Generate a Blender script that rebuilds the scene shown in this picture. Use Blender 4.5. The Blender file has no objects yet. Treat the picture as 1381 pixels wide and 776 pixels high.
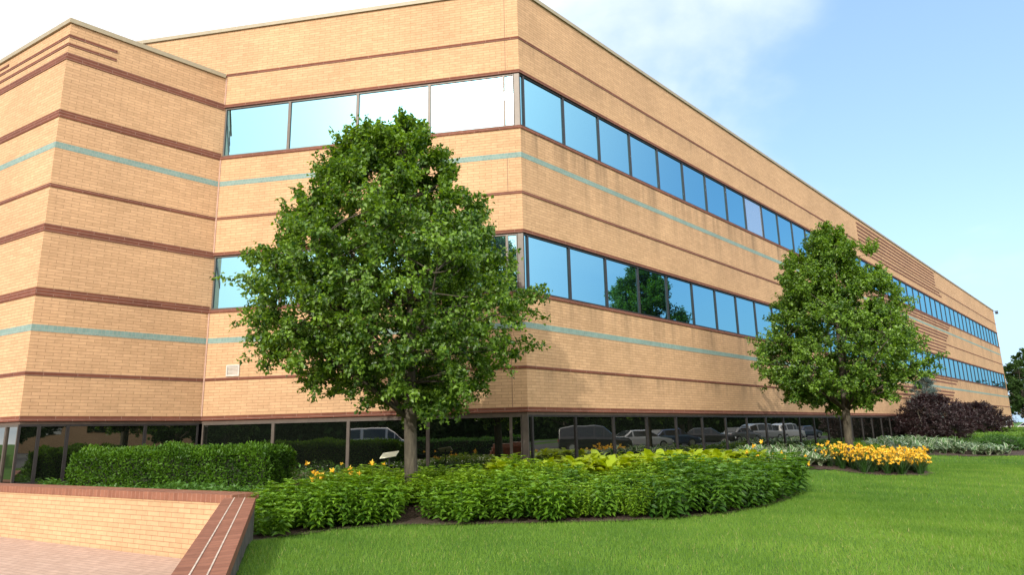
import bpy, bmesh, math, random
import numpy as np
from mathutils import Vector, Matrix, Euler

D = bpy.data
SC = bpy.context.scene
COL = SC.collection
R = math.radians
rng = np.random.default_rng(7)
random.seed(7)

# ------------------------------------------------------------------ helpers
def link(o, parent=None):
    COL.objects.link(o)
    if parent is not None:
        o.parent = parent
    return o

def tag(o, label=None, cat=None, group=None, kind=None):
    if label: o['label'] = label
    if cat: o['category'] = cat
    if group: o['group'] = group
    if kind: o['kind'] = kind
    return o

def empty(name, loc=(0, 0, 0), rz=0.0, label=None, cat=None, group=None):
    o = D.objects.new(name, None)
    o.empty_display_size = 0.2
    o.location = loc
    o.rotation_euler = (0, 0, rz)
    link(o)
    return tag(o, label, cat, group)

def raw_mesh(name, V, F, mats, uv=None, midx=None, smooth=False, tint=None):
    """V (n,3); F list of tuples or (m,k) array; uv per loop (l,2); tint per vertex"""
    me = D.meshes.new(name)
    V = np.asarray(V, dtype=np.float32)
    if isinstance(F, np.ndarray):
        m, k = F.shape
        me.vertices.add(len(V)); me.vertices.foreach_set('co', V.ravel())
        me.loops.add(m * k); me.loops.foreach_set('vertex_index', F.astype(np.int32).ravel())
        me.polygons.add(m)
        me.polygons.foreach_set('loop_start', (np.arange(m) * k).astype(np.int32))
        me.update(calc_edges=True)
    else:
        me.from_pydata([tuple(map(float, v)) for v in V], [], F)
        me.update()
    for mt in (mats if isinstance(mats, (list, tuple)) else [mats]):
        me.materials.append(mt)
    if midx is not None:
        me.polygons.foreach_set('material_index', np.asarray(midx, dtype=np.int32))
    if uv is not None:
        l = me.uv_layers.new(name='UVMap')
        l.data.foreach_set('uv', np.asarray(uv, dtype=np.float32).ravel())
    if smooth:
        me.polygons.foreach_set('use_smooth', np.ones(len(me.polygons), dtype=bool))
    if tint is not None:
        a = me.attributes.new('tint', 'FLOAT', 'POINT')
        a.data.foreach_set('value', np.asarray(tint, dtype=np.float32))
    me.validate()
    return me

def obj(name, me, parent=None, loc=None):
    o = D.objects.new(name, me)
    if loc is not None: o.location = loc
    return link(o, parent)

class MB:
    """collects boxes, prisms and tubes into one mesh"""
    def __init__(s): s.V = []; s.F = []; s.UV = []; s.M = []
    def face(s, pts, uv=None, m=0):
        b = len(s.V); s.V += [tuple(p) for p in pts]
        s.F.append(tuple(range(b, b + len(pts))))
        s.UV += list(uv) if uv is not None else [(p[0] + p[1], p[2]) for p in pts]
        s.M.append(m)
    def hexa(s, p, m=0):
        """p: 4 bottom, 4 top corners, counter clockwise seen from above"""
        b, t = p[:4], p[4:]
        for i in range(4):
            j = (i + 1) % 4
            L = math.dist(b[i][:2], b[j][:2])
            q = [b[i], b[j], t[j], t[i]]
            s.face(q, [(0, b[i][2]), (L, b[j][2]), (L, t[j][2]), (0, t[i][2])], m)
        s.face(t, [(x[0], x[1]) for x in t], m)
        s.face([b[3], b[2], b[1], b[0]], [(x[0], x[1]) for x in (b[3], b[2], b[1], b[0])], m)
    def box(s, c, d, rz=0, m=0):
        ca, sa = math.cos(rz), math.sin(rz)
        P = []
        for z in (-1, 1):
            for x, y in ((-1, -1), (1, -1), (1, 1), (-1, 1)):
                lx, ly = x * d[0] / 2, y * d[1] / 2
                P.append((c[0] + ca * lx - sa * ly, c[1] + sa * lx + ca * ly, c[2] + z * d[2] / 2))
        s.hexa(P, m)
    def tube(s, pts, rad, n=8, m=0, cap=True):
        pts = [Vector(p) for p in pts]
        rings = []
        up = Vector((0.13, 0.2, 0.97)).normalized()
        for i, p in enumerate(pts):
            d = (pts[min(i + 1, len(pts) - 1)] - pts[max(i - 1, 0)]).normalized()
            a = d.cross(up)
            if a.length < 1e-3: a = d.cross(Vector((1, 0, 0)))
            a.normalize(); b = d.cross(a)
            r = rad[i] if isinstance(rad, (list, tuple)) else rad
            rings.append([p + (a * math.cos(2 * math.pi * k / n) + b * math.sin(2 * math.pi * k / n)) * r for k in range(n)])
        b0 = len(s.V)
        for rg in rings: s.V += [tuple(q) for q in rg]
        for i in range(len(rings) - 1):
            for k in range(n):
                k2 = (k + 1) % n
                s.F.append((b0 + i * n + k, b0 + i * n + k2, b0 + (i + 1) * n + k2, b0 + (i + 1) * n + k))
                s.UV += [(k / n, i), ((k + 1) / n, i), ((k + 1) / n, i + 1), (k / n, i + 1)]; s.M.append(m)
        if cap:
            s.F.append(tuple(b0 + k for k in range(n))[::-1]); s.UV += [(0, 0)] * n; s.M.append(m)
            e = b0 + (len(rings) - 1) * n
            s.F.append(tuple(e + k for k in range(n))); s.UV += [(0, 0)] * n; s.M.append(m)
    def build(s, name, mats, parent=None, smooth=False, loc=None):
        me = raw_mesh(name, s.V, s.F, mats, uv=s.UV, midx=s.M, smooth=smooth)
        return obj(name, me, parent, loc)

def bevel(o, w=0.02, seg=2):
    bm = bmesh.new(); bm.from_mesh(o.data)
    bmesh.ops.remove_doubles(bm, verts=bm.verts, dist=1e-4)
    bmesh.ops.bevel(bm, geom=[e for e in bm.edges if e.is_manifold and e.calc_face_angle(0) > 0.5], offset=w, segments=seg, affect='EDGES', profile=0.6)
    bm.to_mesh(o.data); bm.free(); return o

# ------------------------------------------------------------------ materials
class NT:
    def __init__(s, name):
        s.m = D.materials.new(name); s.m.use_nodes = True
        s.t = s.m.node_tree; s.n = s.t.nodes
        s.b = s.n['Principled BSDF']; s.out = s.n['Material Output']
    def new(s, t, **kw):
        n = s.n.new(t)
        for k, v in kw.items():
            if k.startswith('i_'):
                n.inputs[k[2:].replace('_', ' ')].default_value = v
            else: setattr(n, k, v)
        return n
    def l(s, a, b): s.t.links.new(a, b)
    def ramp(s, fac, stops):
        r = s.new('ShaderNodeValToRGB'); e = r.color_ramp.elements
        while len(e) < len(stops): e.new(0.5)
        for i, (p, c) in enumerate(stops):
            e[i].position = p; e[i].color = (*c, 1)
        s.l(fac, r.inputs[0]); return r.outputs[0]
    def noise(s, vec, scale, detail=3, rough=0.6):
        n = s.new('ShaderNodeTexNoise'); n.inputs['Scale'].default_value = scale
        n.inputs['Detail'].default_value = detail; n.inputs['Roughness'].default_value = rough
        if vec is not None: s.l(vec, n.inputs['Vector'])
        return n.outputs['Fac']
    def math(s, op, a, b=None, clamp=False):
        n = s.new('ShaderNodeMath', operation=op, use_clamp=clamp)
        for i, v in enumerate((a, b)):
            if v is None: continue
            if isinstance(v, (int, float)): n.inputs[i].default_value = v
            else: s.l(v, n.inputs[i])
        return n.outputs[0]
    def mix(s, fac, a, b, mode='MIX'):
        n = s.new('ShaderNodeMix', data_type='RGBA', blend_type=mode)
        for i, v in ((0, fac), (6, a), (7, b)):
            if isinstance(v, (int, float)): n.inputs[i].default_value = v
            elif isinstance(v, tuple): n.inputs[i].default_value = (*v, 1)
            else: s.l(v, n.inputs[i])
        return n.outputs[2]
    def maprange(s, v, a, b, c=0.0, d=1.0):
        n = s.new('ShaderNodeMapRange'); s.l(v, n.inputs[0])
        for i, q in enumerate((a, b, c, d)): n.inputs[i + 1].default_value = q
        return n.outputs[0]
    def bump(s, h, strength, dist=0.01):
        n = s.new('ShaderNodeBump'); n.inputs['Strength'].default_value = strength
        n.inputs['Distance'].default_value = dist
        s.l(h, n.inputs['Height']); s.l(n.outputs[0], s.b.inputs['Normal'])

def plain(name, col, rough=0.6, metal=0.0, var=0.15, scale=6.0, spec=0.5):
    t = NT(name); tc = t.new('ShaderNodeTexCoord')
    n = t.noise(tc.outputs['Object'], scale)
    lo = tuple(c * (1 - var) for c in col); hi = tuple(min(1, c * (1 + var)) for c in col)
    t.l(t.ramp(n, [(0.3, lo), (0.7, hi)]), t.b.inputs['Base Color'])
    t.b.inputs['Roughness'].default_value = rough; t.b.inputs['Metallic'].default_value = metal
    t.b.inputs['Specular IOR Level'].default_value = spec
    return t.m

COURSE = 0.0678
def brick_mat(name, c1, c2, mortar, width=0.29, row=COURSE, stains=False, streak=0.0, bump=0.35, var=0.10):
    t = NT(name); uv = t.new('ShaderNodeUVMap', uv_map='UVMap')
    b = t.new('ShaderNodeTexBrick', offset=0.5)
    t.l(uv.outputs[0], b.inputs['Vector'])
    b.inputs['Color1'].default_value = (*c1, 1); b.inputs['Color2'].default_value = (*c2, 1)
    b.inputs['Mortar'].default_value = (*mortar, 1)
    b.inputs['Scale'].default_value = 1.0; b.inputs['Mortar Size'].default_value = 0.006
    b.inputs['Mortar Smooth'].default_value = 0.25; b.inputs['Bias'].default_value = 0.0
    b.inputs['Brick Width'].default_value = width; b.inputs['Row Height'].default_value = row
    col = b.outputs['Color']
    n1 = t.noise(uv.outputs[0], 0.55, 5, 0.62)
    n2 = t.noise(uv.outputs[0], 9.0, 3)
    col = t.mix(1.0, col, t.ramp(n1, [(0.25, (1 - var * 1.4,) * 3), (0.75, (1 + var,) * 3)]), 'MULTIPLY')
    col = t.mix(1.0, col, t.ramp(n2, [(0.25, (1 - var, 1 - var, 1 - var * 1.1)), (0.75, (1 + var,) * 3)]), 'MULTIPLY')
    if stains:
        # run-off streaks hanging below the window sills, with their own ragged shape
        mp = t.new('ShaderNodeMapping'); mp.inputs['Scale'].default_value = (2.1, 0.10, 1)
        t.l(uv.outputs[0], mp.inputs[0])
        ns = t.noise(mp.outputs[0], 1.0, 6, 0.7)
        sx = t.new('ShaderNodeSeparateXYZ'); t.l(uv.outputs[0], sx.inputs[0])
        v, u = sx.outputs[1], sx.outputs[0]
        tot = None
        for top, ln, k in ((7.06, 1.9, 1.0), (3.06, 1.6, .8), (9.34, 0.6, 0.6), (1.36, 0.55, .9), (5.38, .6, .5)):
            f = t.maprange(v, top - ln, top, 0.0, k)
            below = t.math('LESS_THAN', v, top)
            f = t.math('MULTIPLY', f, below)
            tot = f if tot is None else t.math('MAXIMUM', tot, f)
        st = t.math('MULTIPLY', t.maprange(ns, 0.45, 0.68), tot)
        st = t.math('MULTIPLY', st, streak)
        col = t.mix(st, col, (0.150, 0.105, 0.062))
    t.l(col, t.b.inputs['Base Color'])
    t.b.inputs['Roughness'].default_value = 0.85
    t.b.inputs['Specular IOR Level'].default_value = 0.25
    inv = t.math('SUBTRACT', 1.0, b.outputs['Fac'])
    t.bump(t.math('ADD', inv, t.math('MULTIPLY', n2, 0.4)), bump, 0.006)
    return t.m

M = {}
BUFF1, BUFF2, BMORT = (0.474, 0.301, 0.164), (0.544, 0.350, 0.196), (0.318, 0.198, 0.108)
M['brick'] = brick_mat('buff_brick', BUFF1, BUFF2, BMORT)
M['brick_stained'] = brick_mat('weathered_buff_brick', tuple(c * .97 for c in BUFF1), tuple(c * .97 for c in BUFF2), BMORT, stains=True, streak=0.85)
M['dark_brick'] = brick_mat('dark_red_brick', (0.130, 0.046, 0.028), (0.165, 0.060, 0.036), (0.25, 0.15, 0.115), width=0.61, row=0.0678, var=.14)
M['tile'] = brick_mat('sea_green_tile', (0.165, 0.262, 0.235), (0.195, 0.300, 0.268), (0.26, 0.31, 0.27), width=0.075, row=0.135, var=.10, bump=.2)
M['cap'] = plain('tan_coping', (0.29, 0.25, 0.16), 0.5, 0.0, 0.10)
M['frame'] = plain('dark_bronze_frame', (0.020, 0.018, 0.018), 0.45, 0.2, 0.2)
M['frame_light'] = plain('bronze_frame', (0.085, 0.070, 0.055), 0.45, 0.25, 0.15)
M['caulk'] = plain('pinkish_joint', (0.42, 0.27, 0.20), 0.8)
M['joint_sealant'] = plain('tan_sealant', (0.24, 0.15, 0.09), 0.8)
M['soffit'] = plain('brown_soffit', (0.10, 0.07, 0.05), 0.8)
M['roof'] = plain('roof_membrane', (0.16, 0.16, 0.15), 0.9)
M['white_metal'] = plain('pale_painted_metal', (0.52, 0.50, 0.44), 0.5)

def glass_mat(name, tint, refl, dark, haze=0.06):
    t = NT(name)
    t.b.inputs['Base Color'].default_value = (*dark, 1); t.b.inputs['Roughness'].default_value = 0.3; t.b.inputs['Specular IOR Level'].default_value = 0.0
    tc = t.new('ShaderNodeTexCoord'); nz = t.noise(tc.outputs['Object'], 1.3, 2)
    bp = t.new('ShaderNodeBump'); bp.inputs['Strength'].default_value = 0.02; bp.inputs['Distance'].default_value = 0.02
    t.l(nz, bp.inputs['Height'])
    g = t.new('ShaderNodeBsdfGlossy'); g.inputs['Color'].default_value = (*tint, 1); g.inputs['Roughness'].default_value = 0.012
    h = t.new('ShaderNodeBsdfGlossy'); h.inputs['Color'].default_value = (*tint, 1); h.inputs['Roughness'].default_value = 0.16
    t.l(bp.outputs[0], g.inputs['Normal'])
    mh = t.new('ShaderNodeMixShader'); mh.inputs[0].default_value = haze
    t.l(g.outputs[0], mh.inputs[1]); t.l(h.outputs[0], mh.inputs[2])
    fr = t.new('ShaderNodeFresnel'); fr.inputs['IOR'].default_value = 1.6
    fac = t.maprange(fr.outputs[0], 0.04, 1.0, refl, 1.0)
    mx = t.new('ShaderNodeMixShader'); t.l(fac, mx.inputs[0])
    t.l(t.b.outputs[0], mx.inputs[1]); t.l(mh.outputs[0], mx.inputs[2])
    t.l(mx.outputs[0], t.out.inputs[0])
    return t.m
M['glass'] = glass_mat('reflective_blue_glass', (0.27, 0.57, 0.69), 0.80, (0.004, 0.007, 0.010), 0.04)
M['glass_pale'] = glass_mat('blind_backed_glass', (0.46, 0.62, 0.72), 0.62, (0.30, 0.32, 0.35))
M['glass_ground'] = glass_mat('dark_smoked_glass', (0.85, 0.84, 0.78), 0.30, (0.005, 0.007, 0.005), 0.0)

def leaf_mat(name, lo, hi, trans=0.35, rough=0.42, margin=None, tcol=None, spec=0.5, straw=None):
    t = NT(name)
    at = t.new('ShaderNodeAttribute', attribute_name='tint', attribute_type='GEOMETRY')
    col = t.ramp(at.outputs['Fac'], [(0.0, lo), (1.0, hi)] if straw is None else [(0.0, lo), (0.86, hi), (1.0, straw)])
    if margin is not None:
        uv = t.new('ShaderNodeUVMap', uv_map='UVMap')
        sx = t.new('ShaderNodeSeparateXYZ'); t.l(uv.outputs[0], sx.inputs[0])
        e = t.math('ABSOLUTE', t.math('SUBTRACT', sx.outputs[0], 0.5))
        col = t.mix(t.math('GREATER_THAN', e, 0.36), col, margin)
    t.l(col, t.b.inputs['Base Color'])
    t.b.inputs['Roughness'].default_value = rough
    t.b.inputs['Specular IOR Level'].default_value = spec
    tr = t.new('ShaderNodeBsdfTranslucent')
    if tcol: tr.inputs[0].default_value = (*tcol, 1)
    else:
        hs = t.new('ShaderNodeHueSaturation'); hs.inputs['Hue'].default_value = 0.485
        hs.inputs['Saturation'].default_value = 1.1; hs.inputs['Value'].default_value = 1.5
        t.l(col, hs.inputs['Color']); t.l(hs.outputs[0], tr.inputs[0])
    mx = t.new('ShaderNodeMixShader'); mx.inputs[0].default_value = trans
    t.l(t.b.outputs[0], mx.inputs[1]); t.l(tr.outputs[0], mx.inputs[2])
    t.l(mx.outputs[0], t.out.inputs[0])
    return t.m
M['pear_leaf'] = leaf_mat('pear_leaf', (0.026, 0.082, 0.010), (0.200, 0.350, 0.038), trans=.40)
M['far_leaf'] = leaf_mat('far_tree_leaf', (0.022, 0.050, 0.012), (0.060, 0.115, 0.026), spec=.15, rough=.7)
M['wood_leaf'] = leaf_mat('woodland_leaf', (0.014, 0.030, 0.008), (0.036, 0.066, 0.016), spec=.05, rough=.9, trans=.15)
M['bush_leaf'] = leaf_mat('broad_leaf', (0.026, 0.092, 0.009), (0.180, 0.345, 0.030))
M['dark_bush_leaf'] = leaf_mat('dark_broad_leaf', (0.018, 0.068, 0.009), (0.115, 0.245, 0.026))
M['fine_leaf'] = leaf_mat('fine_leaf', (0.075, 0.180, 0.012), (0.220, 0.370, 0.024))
M['cover_leaf'] = leaf_mat('ground_cover_leaf', (0.045, 0.125, 0.020), (0.095, 0.220, 0.035))
M['yellow_hosta'] = leaf_mat('yellow_hosta_leaf', (0.200, 0.320, 0.014), (0.380, 0.470, 0.022), rough=.35)
M['var_hosta'] = leaf_mat('variegated_hosta_leaf', (0.060, 0.150, 0.045), (0.110, 0.210, 0.070), margin=(0.50, 0.55, 0.40), rough=.4)
M['lily_leaf'] = leaf_mat('daylily_leaf', (0.010, 0.036, 0.006), (0.030, 0.085, 0.012), trans=.15, spec=.3)
M['petal'] = leaf_mat('orange_yellow_petal', (0.84, 0.42, 0.012), (0.88, 0.66, 0.070), trans=.3, tcol=(0.8, 0.4, 0.03))
M['hedge_leaf'] = leaf_mat('yew_needle', (0.024, 0.075, 0.008), (0.105, 0.235, 0.018), trans=.3, spec=.25)
M['box_leaf'] = leaf_mat('boxwood_leaf', (0.030, 0.095, 0.015), (0.070, 0.180, 0.028))
M['lime_leaf'] = leaf_mat('lime_hedge_leaf', (0.080, 0.190, 0.020), (0.150, 0.280, 0.035))
M['maple_leaf'] = leaf_mat('purple_maple_leaf', (0.010, 0.005, 0.006), (0.032, 0.012, 0.013), trans=.2, tcol=(0.06, 0.012, 0.014))
M['spruce_leaf'] = leaf_mat('blue_spruce_needle', (0.07, 0.11, 0.10), (0.14, 0.20, 0.18), trans=.1)
M['grass'] = leaf_mat('lawn_blade', (0.054, 0.142, 0.016), (0.170, 0.300, 0.038), trans=.3, rough=.55, spec=.25, straw=(0.34, 0.31, 0.12))

def bark_mat():
    t = NT('grey_bark'); tc = t.new('ShaderNodeTexCoord')
    mp = t.new('ShaderNodeMapping'); mp.inputs['Scale'].default_value = (14, 14, 3.5)
    t.l(tc.outputs['Object'], mp.inputs[0])
    n = t.noise(mp.outputs[0], 1.5, 6, 0.7)
    t.l(t.ramp(n, [(0.3, (0.030, 0.025, 0.017)), (0.55, (0.070, 0.060, 0.040)), (0.75, (0.120, 0.107, 0.074))]), t.b.inputs['Base Color'])
    t.b.inputs['Roughness'].default_value = 0.9
    t.bump(n, 0.8, 0.02); return t.m
M['bark'] = bark_mat()

def ground_mat():
    t = NT('lawn'); tc = t.new('ShaderNodeTexCoord'); o = tc.outputs['Object']
    n1 = t.noise(o, 0.35, 5, .6); n2 = t.noise(o, 14, 4, .7)
    c = t.ramp(n1, [(0.3, (0.045, 0.110, 0.016)), (0.7, (0.085, 0.165, 0.026))])
    c = t.mix(1.0, c, t.ramp(n2, [(0.3, (.75,) * 3), (0.7, (1.25,) * 3)]), 'MULTIPLY')
    t.l(c, t.b.inputs['Base Color']); t.b.inputs['Roughness'].default_value = .9
    t.b.inputs['Specular IOR Level'].default_value = .1
    t.bump(n2, .6, .03); return t.m
M['ground'] = ground_mat()
def mulch_mat():
    t = NT('bark_mulch'); tc = t.new('ShaderNodeTexCoord'); o = tc.outputs['Object']
    n = t.noise(o, 26, 5, .75)
    t.l(t.ramp(n, [(0.35, (0.018, 0.011, 0.007)), (0.65, (0.080, 0.045, 0.028))]), t.b.inputs['Base Color'])
    t.b.inputs['Roughness'].default_value = .95; t.bump(n, 1.0, .03); return t.m
M['mulch'] = mulch_mat()
def asphalt_mat():
    t = NT('asphalt'); tc = t.new('ShaderNodeTexCoord'); o = tc.outputs['Object']
    n = t.noise(o, 40, 4, .7)
    t.l(t.ramp(n, [(0.3, (0.04,) * 3), (0.7, (0.075, .073, .07))]), t.b.inputs['Base Color'])
    t.b.inputs['Roughness'].default_value = .9; return t.m
M['asphalt'] = asphalt_mat()
def paver_mat():
    t = NT('pinkish_pavers'); tc = t.new('ShaderNodeTexCoord')
    mp = t.new('ShaderNodeMapping'); mp.inputs['Rotation'].default_value = (0, 0, R(30))
    t.l(tc.outputs['Object'], mp.inputs[0])
    b = t.new('ShaderNodeTexBrick', offset=0.5); t.l(mp.outputs[0], b.inputs['Vector'])
    b.inputs['Color1'].default_value = (0.40, 0.275, 0.205, 1); b.inputs['Color2'].default_value = (0.46, 0.325, 0.245, 1)
    b.inputs['Mortar'].default_value = (0.22, 0.15, 0.115, 1); b.inputs['Scale'].default_value = 1
    b.inputs['Mortar Size'].default_value = .004; b.inputs['Brick Width'].default_value = .21; b.inputs['Row Height'].default_value = .105
    n = t.noise(tc.outputs['Object'], 11, 4, .7)
    t.l(t.mix(1.0, b.outputs['Color'], t.ramp(n, [(.3, (.86,) * 3), (.7, (1.12,) * 3)]), 'MULTIPLY'), t.b.inputs['Base Color'])
    t.b.inputs['Roughness'].default_value = .9; t.bump(t.math('SUBTRACT', n, b.outputs['Fac']), .4, .006)
    return t.m
M['paver'] = paver_mat()

# ------------------------------------------------------------------ site geometry
A = np.array([-9.834, 13.543]); B = np.array([-7.398, 16.106])
C = np.array([0.280, 14.641]); Dp = np.array([47.242, 65.273])
def az(a): return np.array([math.sin(a), math.cos(a)])
dAE = az(R(-59.8)); E_ = A + dAE * 16
dCD = (Dp - C) / np.linalg.norm(Dp - C); LCD = float(np.linalg.norm(Dp - C))
dBC = (C - B) / np.linalg.norm(C - B); LBC = float(np.linalg.norm(C - B))
dAB = (B - A) / np.linalg.norm(B - A); LAB = float(np.linalg.norm(B - A))
def nrm(d): return np.array([d[1], -d[0]])          # outward for walls walked left to right
Z = dict(TA=9.399, T=10.781, P=9.377, H3=8.457, S3=7.100, t3=6.347, n3=5.421, H2=4.455, S2=3.100, t2=2.327, n2=1.397, B=0.537, G=-0.80)

def seg_dist(P, a, b):
    P = np.asarray(P); ab = b - a
    t = np.clip(((P - a) @ ab) / (ab @ ab), 0, 1)
    return np.linalg.norm(P - (a + t[..., None] * ab), axis=-1)
def sstep(x, a, b):
    t = np.clip((x - a) / (b - a), 0, 1); return t * t * (3 - 2 * t)
FW0 = np.array([-9.6, 12.841]); FW1 = np.array([-3.60, 9.330])      # front line of the planter wall
NW_far = np.array([-3.334, 8.95]); NW_dir = np.array([0.303, -0.953]); NW_dir = NW_dir / np.linalg.norm(NW_dir)
dFW = (FW1 - FW0) / np.linalg.norm(FW1 - FW0)
PLZ = -1.615
lf = np.array([NW_dir[1], -NW_dir[0]])                       # towards the plaza side of the sloping wall
def ground_z(P):
    P = np.asarray(P, dtype=float)
    s = np.minimum(seg_dist(P, B, C), seg_dist(P, C, Dp))
    s = np.minimum(s, seg_dist(P, A, B))
    z = -0.86 - 0.40 * sstep(s, 2.3, 4.8) - 0.14 * sstep(s, 4.6, 9.0)
    # planter behind the low wall
    q = P - FW0
    back = q @ np.array([-dFW[1], dFW[0]]) ; back = -back if False else back
    inp = sstep(P[..., 0], -3.3, -4.3) * sstep(P[..., 1], 8.8, 9.6)
    z = z * (1 - inp) + np.maximum(z, -0.90) * inp
    # gentle undulation
    z = z + 0.02 * np.sin(P[..., 0] * 0.7 + 1.3) * np.cos(P[..., 1] * 0.55) * sstep(s, 4.5, 8)
    rr_ = P - NW_far
    sr = -(rr_ @ lf); al = rr_ @ NW_dir
    z = z + .19 * sstep(sr, 1.6, .1) * sstep(al, -.2, 1.2)
    # plaza side (hidden beneath the pavers)
    r = P - NW_far
    side = r[..., 0] * NW_dir[1] - r[..., 1] * NW_dir[0]       # >0 : left of wall? resolved below
    left = (r @ np.array([NW_dir[1], -NW_dir[0]])) > 0.20
    fside = ((P - FW0) @ np.array([dFW[1], -dFW[0]])) > -0.25
    pl = left & fside & (P[..., 1] < 20)
    z = np.where(pl, -1.75, z)
    return z

# sample grid: fine near the lawn, growing outwards to the horizon
def axis(lo, hi, step, far):
    a = list(np.arange(lo, hi + 1e-6, step)); st = step
    l = []; x = lo
    while x > -far: st *= 1.35; x -= st; l.append(x)
    st = step; r = []; x = hi
    while x < far: st *= 1.35; x += st; r.append(x)
    return np.array(l[::-1] + a + r)
gx = axis(-16, 34, 0.2, 1500); gy = axis(-2, 44, 0.2, 1500)
GX, GY = np.meshgrid(gx, gy); P2 = np.stack([GX, GY], -1)
GZ = ground_z(P2)
nx, ny = len(gx), len(gy)
idx = np.arange(nx * ny).reshape(ny, nx)
F = np.stack([idx[:-1, :-1], idx[:-1, 1:], idx[1:, 1:], idx[1:, :-1]], -1).reshape(-1, 4)
g = obj('ground', raw_mesh('ground', np.stack([GX, GY, GZ], -1).reshape(-1, 3), F, M['ground'], smooth=True))
tag(g, kind='structure')

# garden bed outline (plan); lawn edge first, then back along the walls
BED = np.array([(-3.32, 8.95), (-3.25, 9.25), (-2.7, 9.75), (-1.9, 10.12), (-0.9, 10.0), (0.02, 9.92), (1.1, 9.95), (2.15, 10.15), (3.0, 10.55), (3.75, 11.2), (4.6, 12.3), (5.35, 13.5),
                (5.75, 14.6), (6.2, 15.9), (7.0, 17.0), (8.0, 17.6), (9.2, 17.5), (10.15, 17.45), (10.8, 18.2), (11.3, 19.6), (12.6, 22.3), (14.4, 24.6), (16.5, 25.9), (19.2, 26.6), (22.5, 27.2), (26, 29.5),
                (34, 40), (36, 52), (28, 44.5), (7.2, 22.0), (0.3, 14.6), (-7.4, 16.1), (-9.8, 13.5), (-9.5, 13.0), (-3.75, 9.6)])
def in_poly(P, poly):
    x, y = P[..., 0], P[..., 1]; c = np.zeros(x.shape, dtype=bool)
    n = len(poly)
    for i in range(n):
        x1, y1 = poly[i]; x2, y2 = poly[(i + 1) % n]
        cond = ((y1 > y) != (y2 > y))
        xi = (x2 - x1) * (y - y1) / ((y2 - y1) if y2 != y1 else 1e-9) + x1
        c ^= cond & (x < xi)
    return c
bx = np.arange(-10, 37, 0.12); by = np.arange(8.6, 53, 0.12)
BX, BY = np.meshgrid(bx, by); PB = np.stack([BX, BY], -1)
inside = in_poly(PB, BED)
bidx = np.arange(BX.size).reshape(BX.shape)
keep = inside[:-1, :-1] | inside[:-1, 1:] | inside[1:, 1:] | inside[1:, :-1]
FB = np.stack([bidx[:-1, :-1], bidx[:-1, 1:], bidx[1:, 1:], bidx[1:, :-1]], -1)[keep]
used, inv = np.unique(FB, return_inverse=True)
VB = np.stack([BX.ravel(), BY.ravel(), (ground_z(PB) + 0.02).ravel()], -1)[used]
bed = obj('garden_bed', raw_mesh('garden_bed', VB, inv.reshape(FB.shape), M['mulch'], smooth=True))
tag(bed, kind='structure')

# plaza of pavers, left foreground
pm = MB()
nearR = NW_far + NW_dir * 9.5; cL = np.array([-NW_dir[1] * -1, NW_dir[0] * -1])
lf = np.array([NW_dir[1], -NW_dir[0]])                       # towards the plaza side of the sloping wall
w_in = 0.20
p1 = NW_far + lf * w_in; p2 = nearR + lf * w_in
pts = [p1 + np.array([0.0, 0.35]), FW0 + (-dFW) * 14 + np.array([0, 0.1]), np.array([-32, 16]), np.array([-32, -12]), np.array([p2[0], -12]), p2]
pm.face([(p[0], p[1], PLZ) for p in pts][::-1] if False else [(p[0], p[1], PLZ) for p in pts])
pz = pm.build('plaza_paving', M['paver']); tag(pz, kind='structure')

# parking lot beyond the lawn (seen in the window reflections)
pk = MB()
pk.face([(x, y, -1.385) for x, y in ((17, 2), (90, 34), (110, 62), (60, 66), (52, 60))][::-1])
pk.face([(x, y, -1.385) for x, y in ((-60, -14), (-60, -60), (70, -60), (90, 30), (17, -2), (8, -14))])
o = pk.build('parking_lot', M['asphalt']); tag(o, kind='structure')

# ------------------------------------------------------------------ office building
bld = empty('office_building', (C[0], C[1], 0), 0, 'three storey buff brick office building with ribbon windows and sea green stripes', 'building')
OFF = np.array([C[0], C[1], 0.0])
def bobj(mb, name, mats, parent=None, smooth=False):
    par = parent or bld
    off = OFF
    mb.V = [(v[0] - off[0], v[1] - off[1], v[2]) for v in mb.V]
    return mb.build(name, mats, par, smooth)

def mitre(poly, off):
    """offset an open polyline outward by off with mitred corners"""
    out = []
    n = len(poly)
    for i in range(n):
        d1 = poly[i] - poly[i - 1] if i > 0 else poly[1] - poly[0]
        d2 = poly[i + 1] - poly[i] if i < n - 1 else poly[-1] - poly[-2]
        n1 = nrm(d1 / np.linalg.norm(d1)); n2 = nrm(d2 / np.linalg.norm(d2))
        b = (n1 + n2); b = b / np.linalg.norm(b)
        out.append(poly[i] + b * off / max(0.3, b @ n1))
    return out

CHX = B - dBC * 6.0                                       # chamfer wall carries on behind the bay
dDE = az(R(-36)); D2 = Dp + dDE * 24
MAIN = [CHX, B, C, Dp, D2]
BAY = [E_, A, B + dAB * 2.6]

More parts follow.
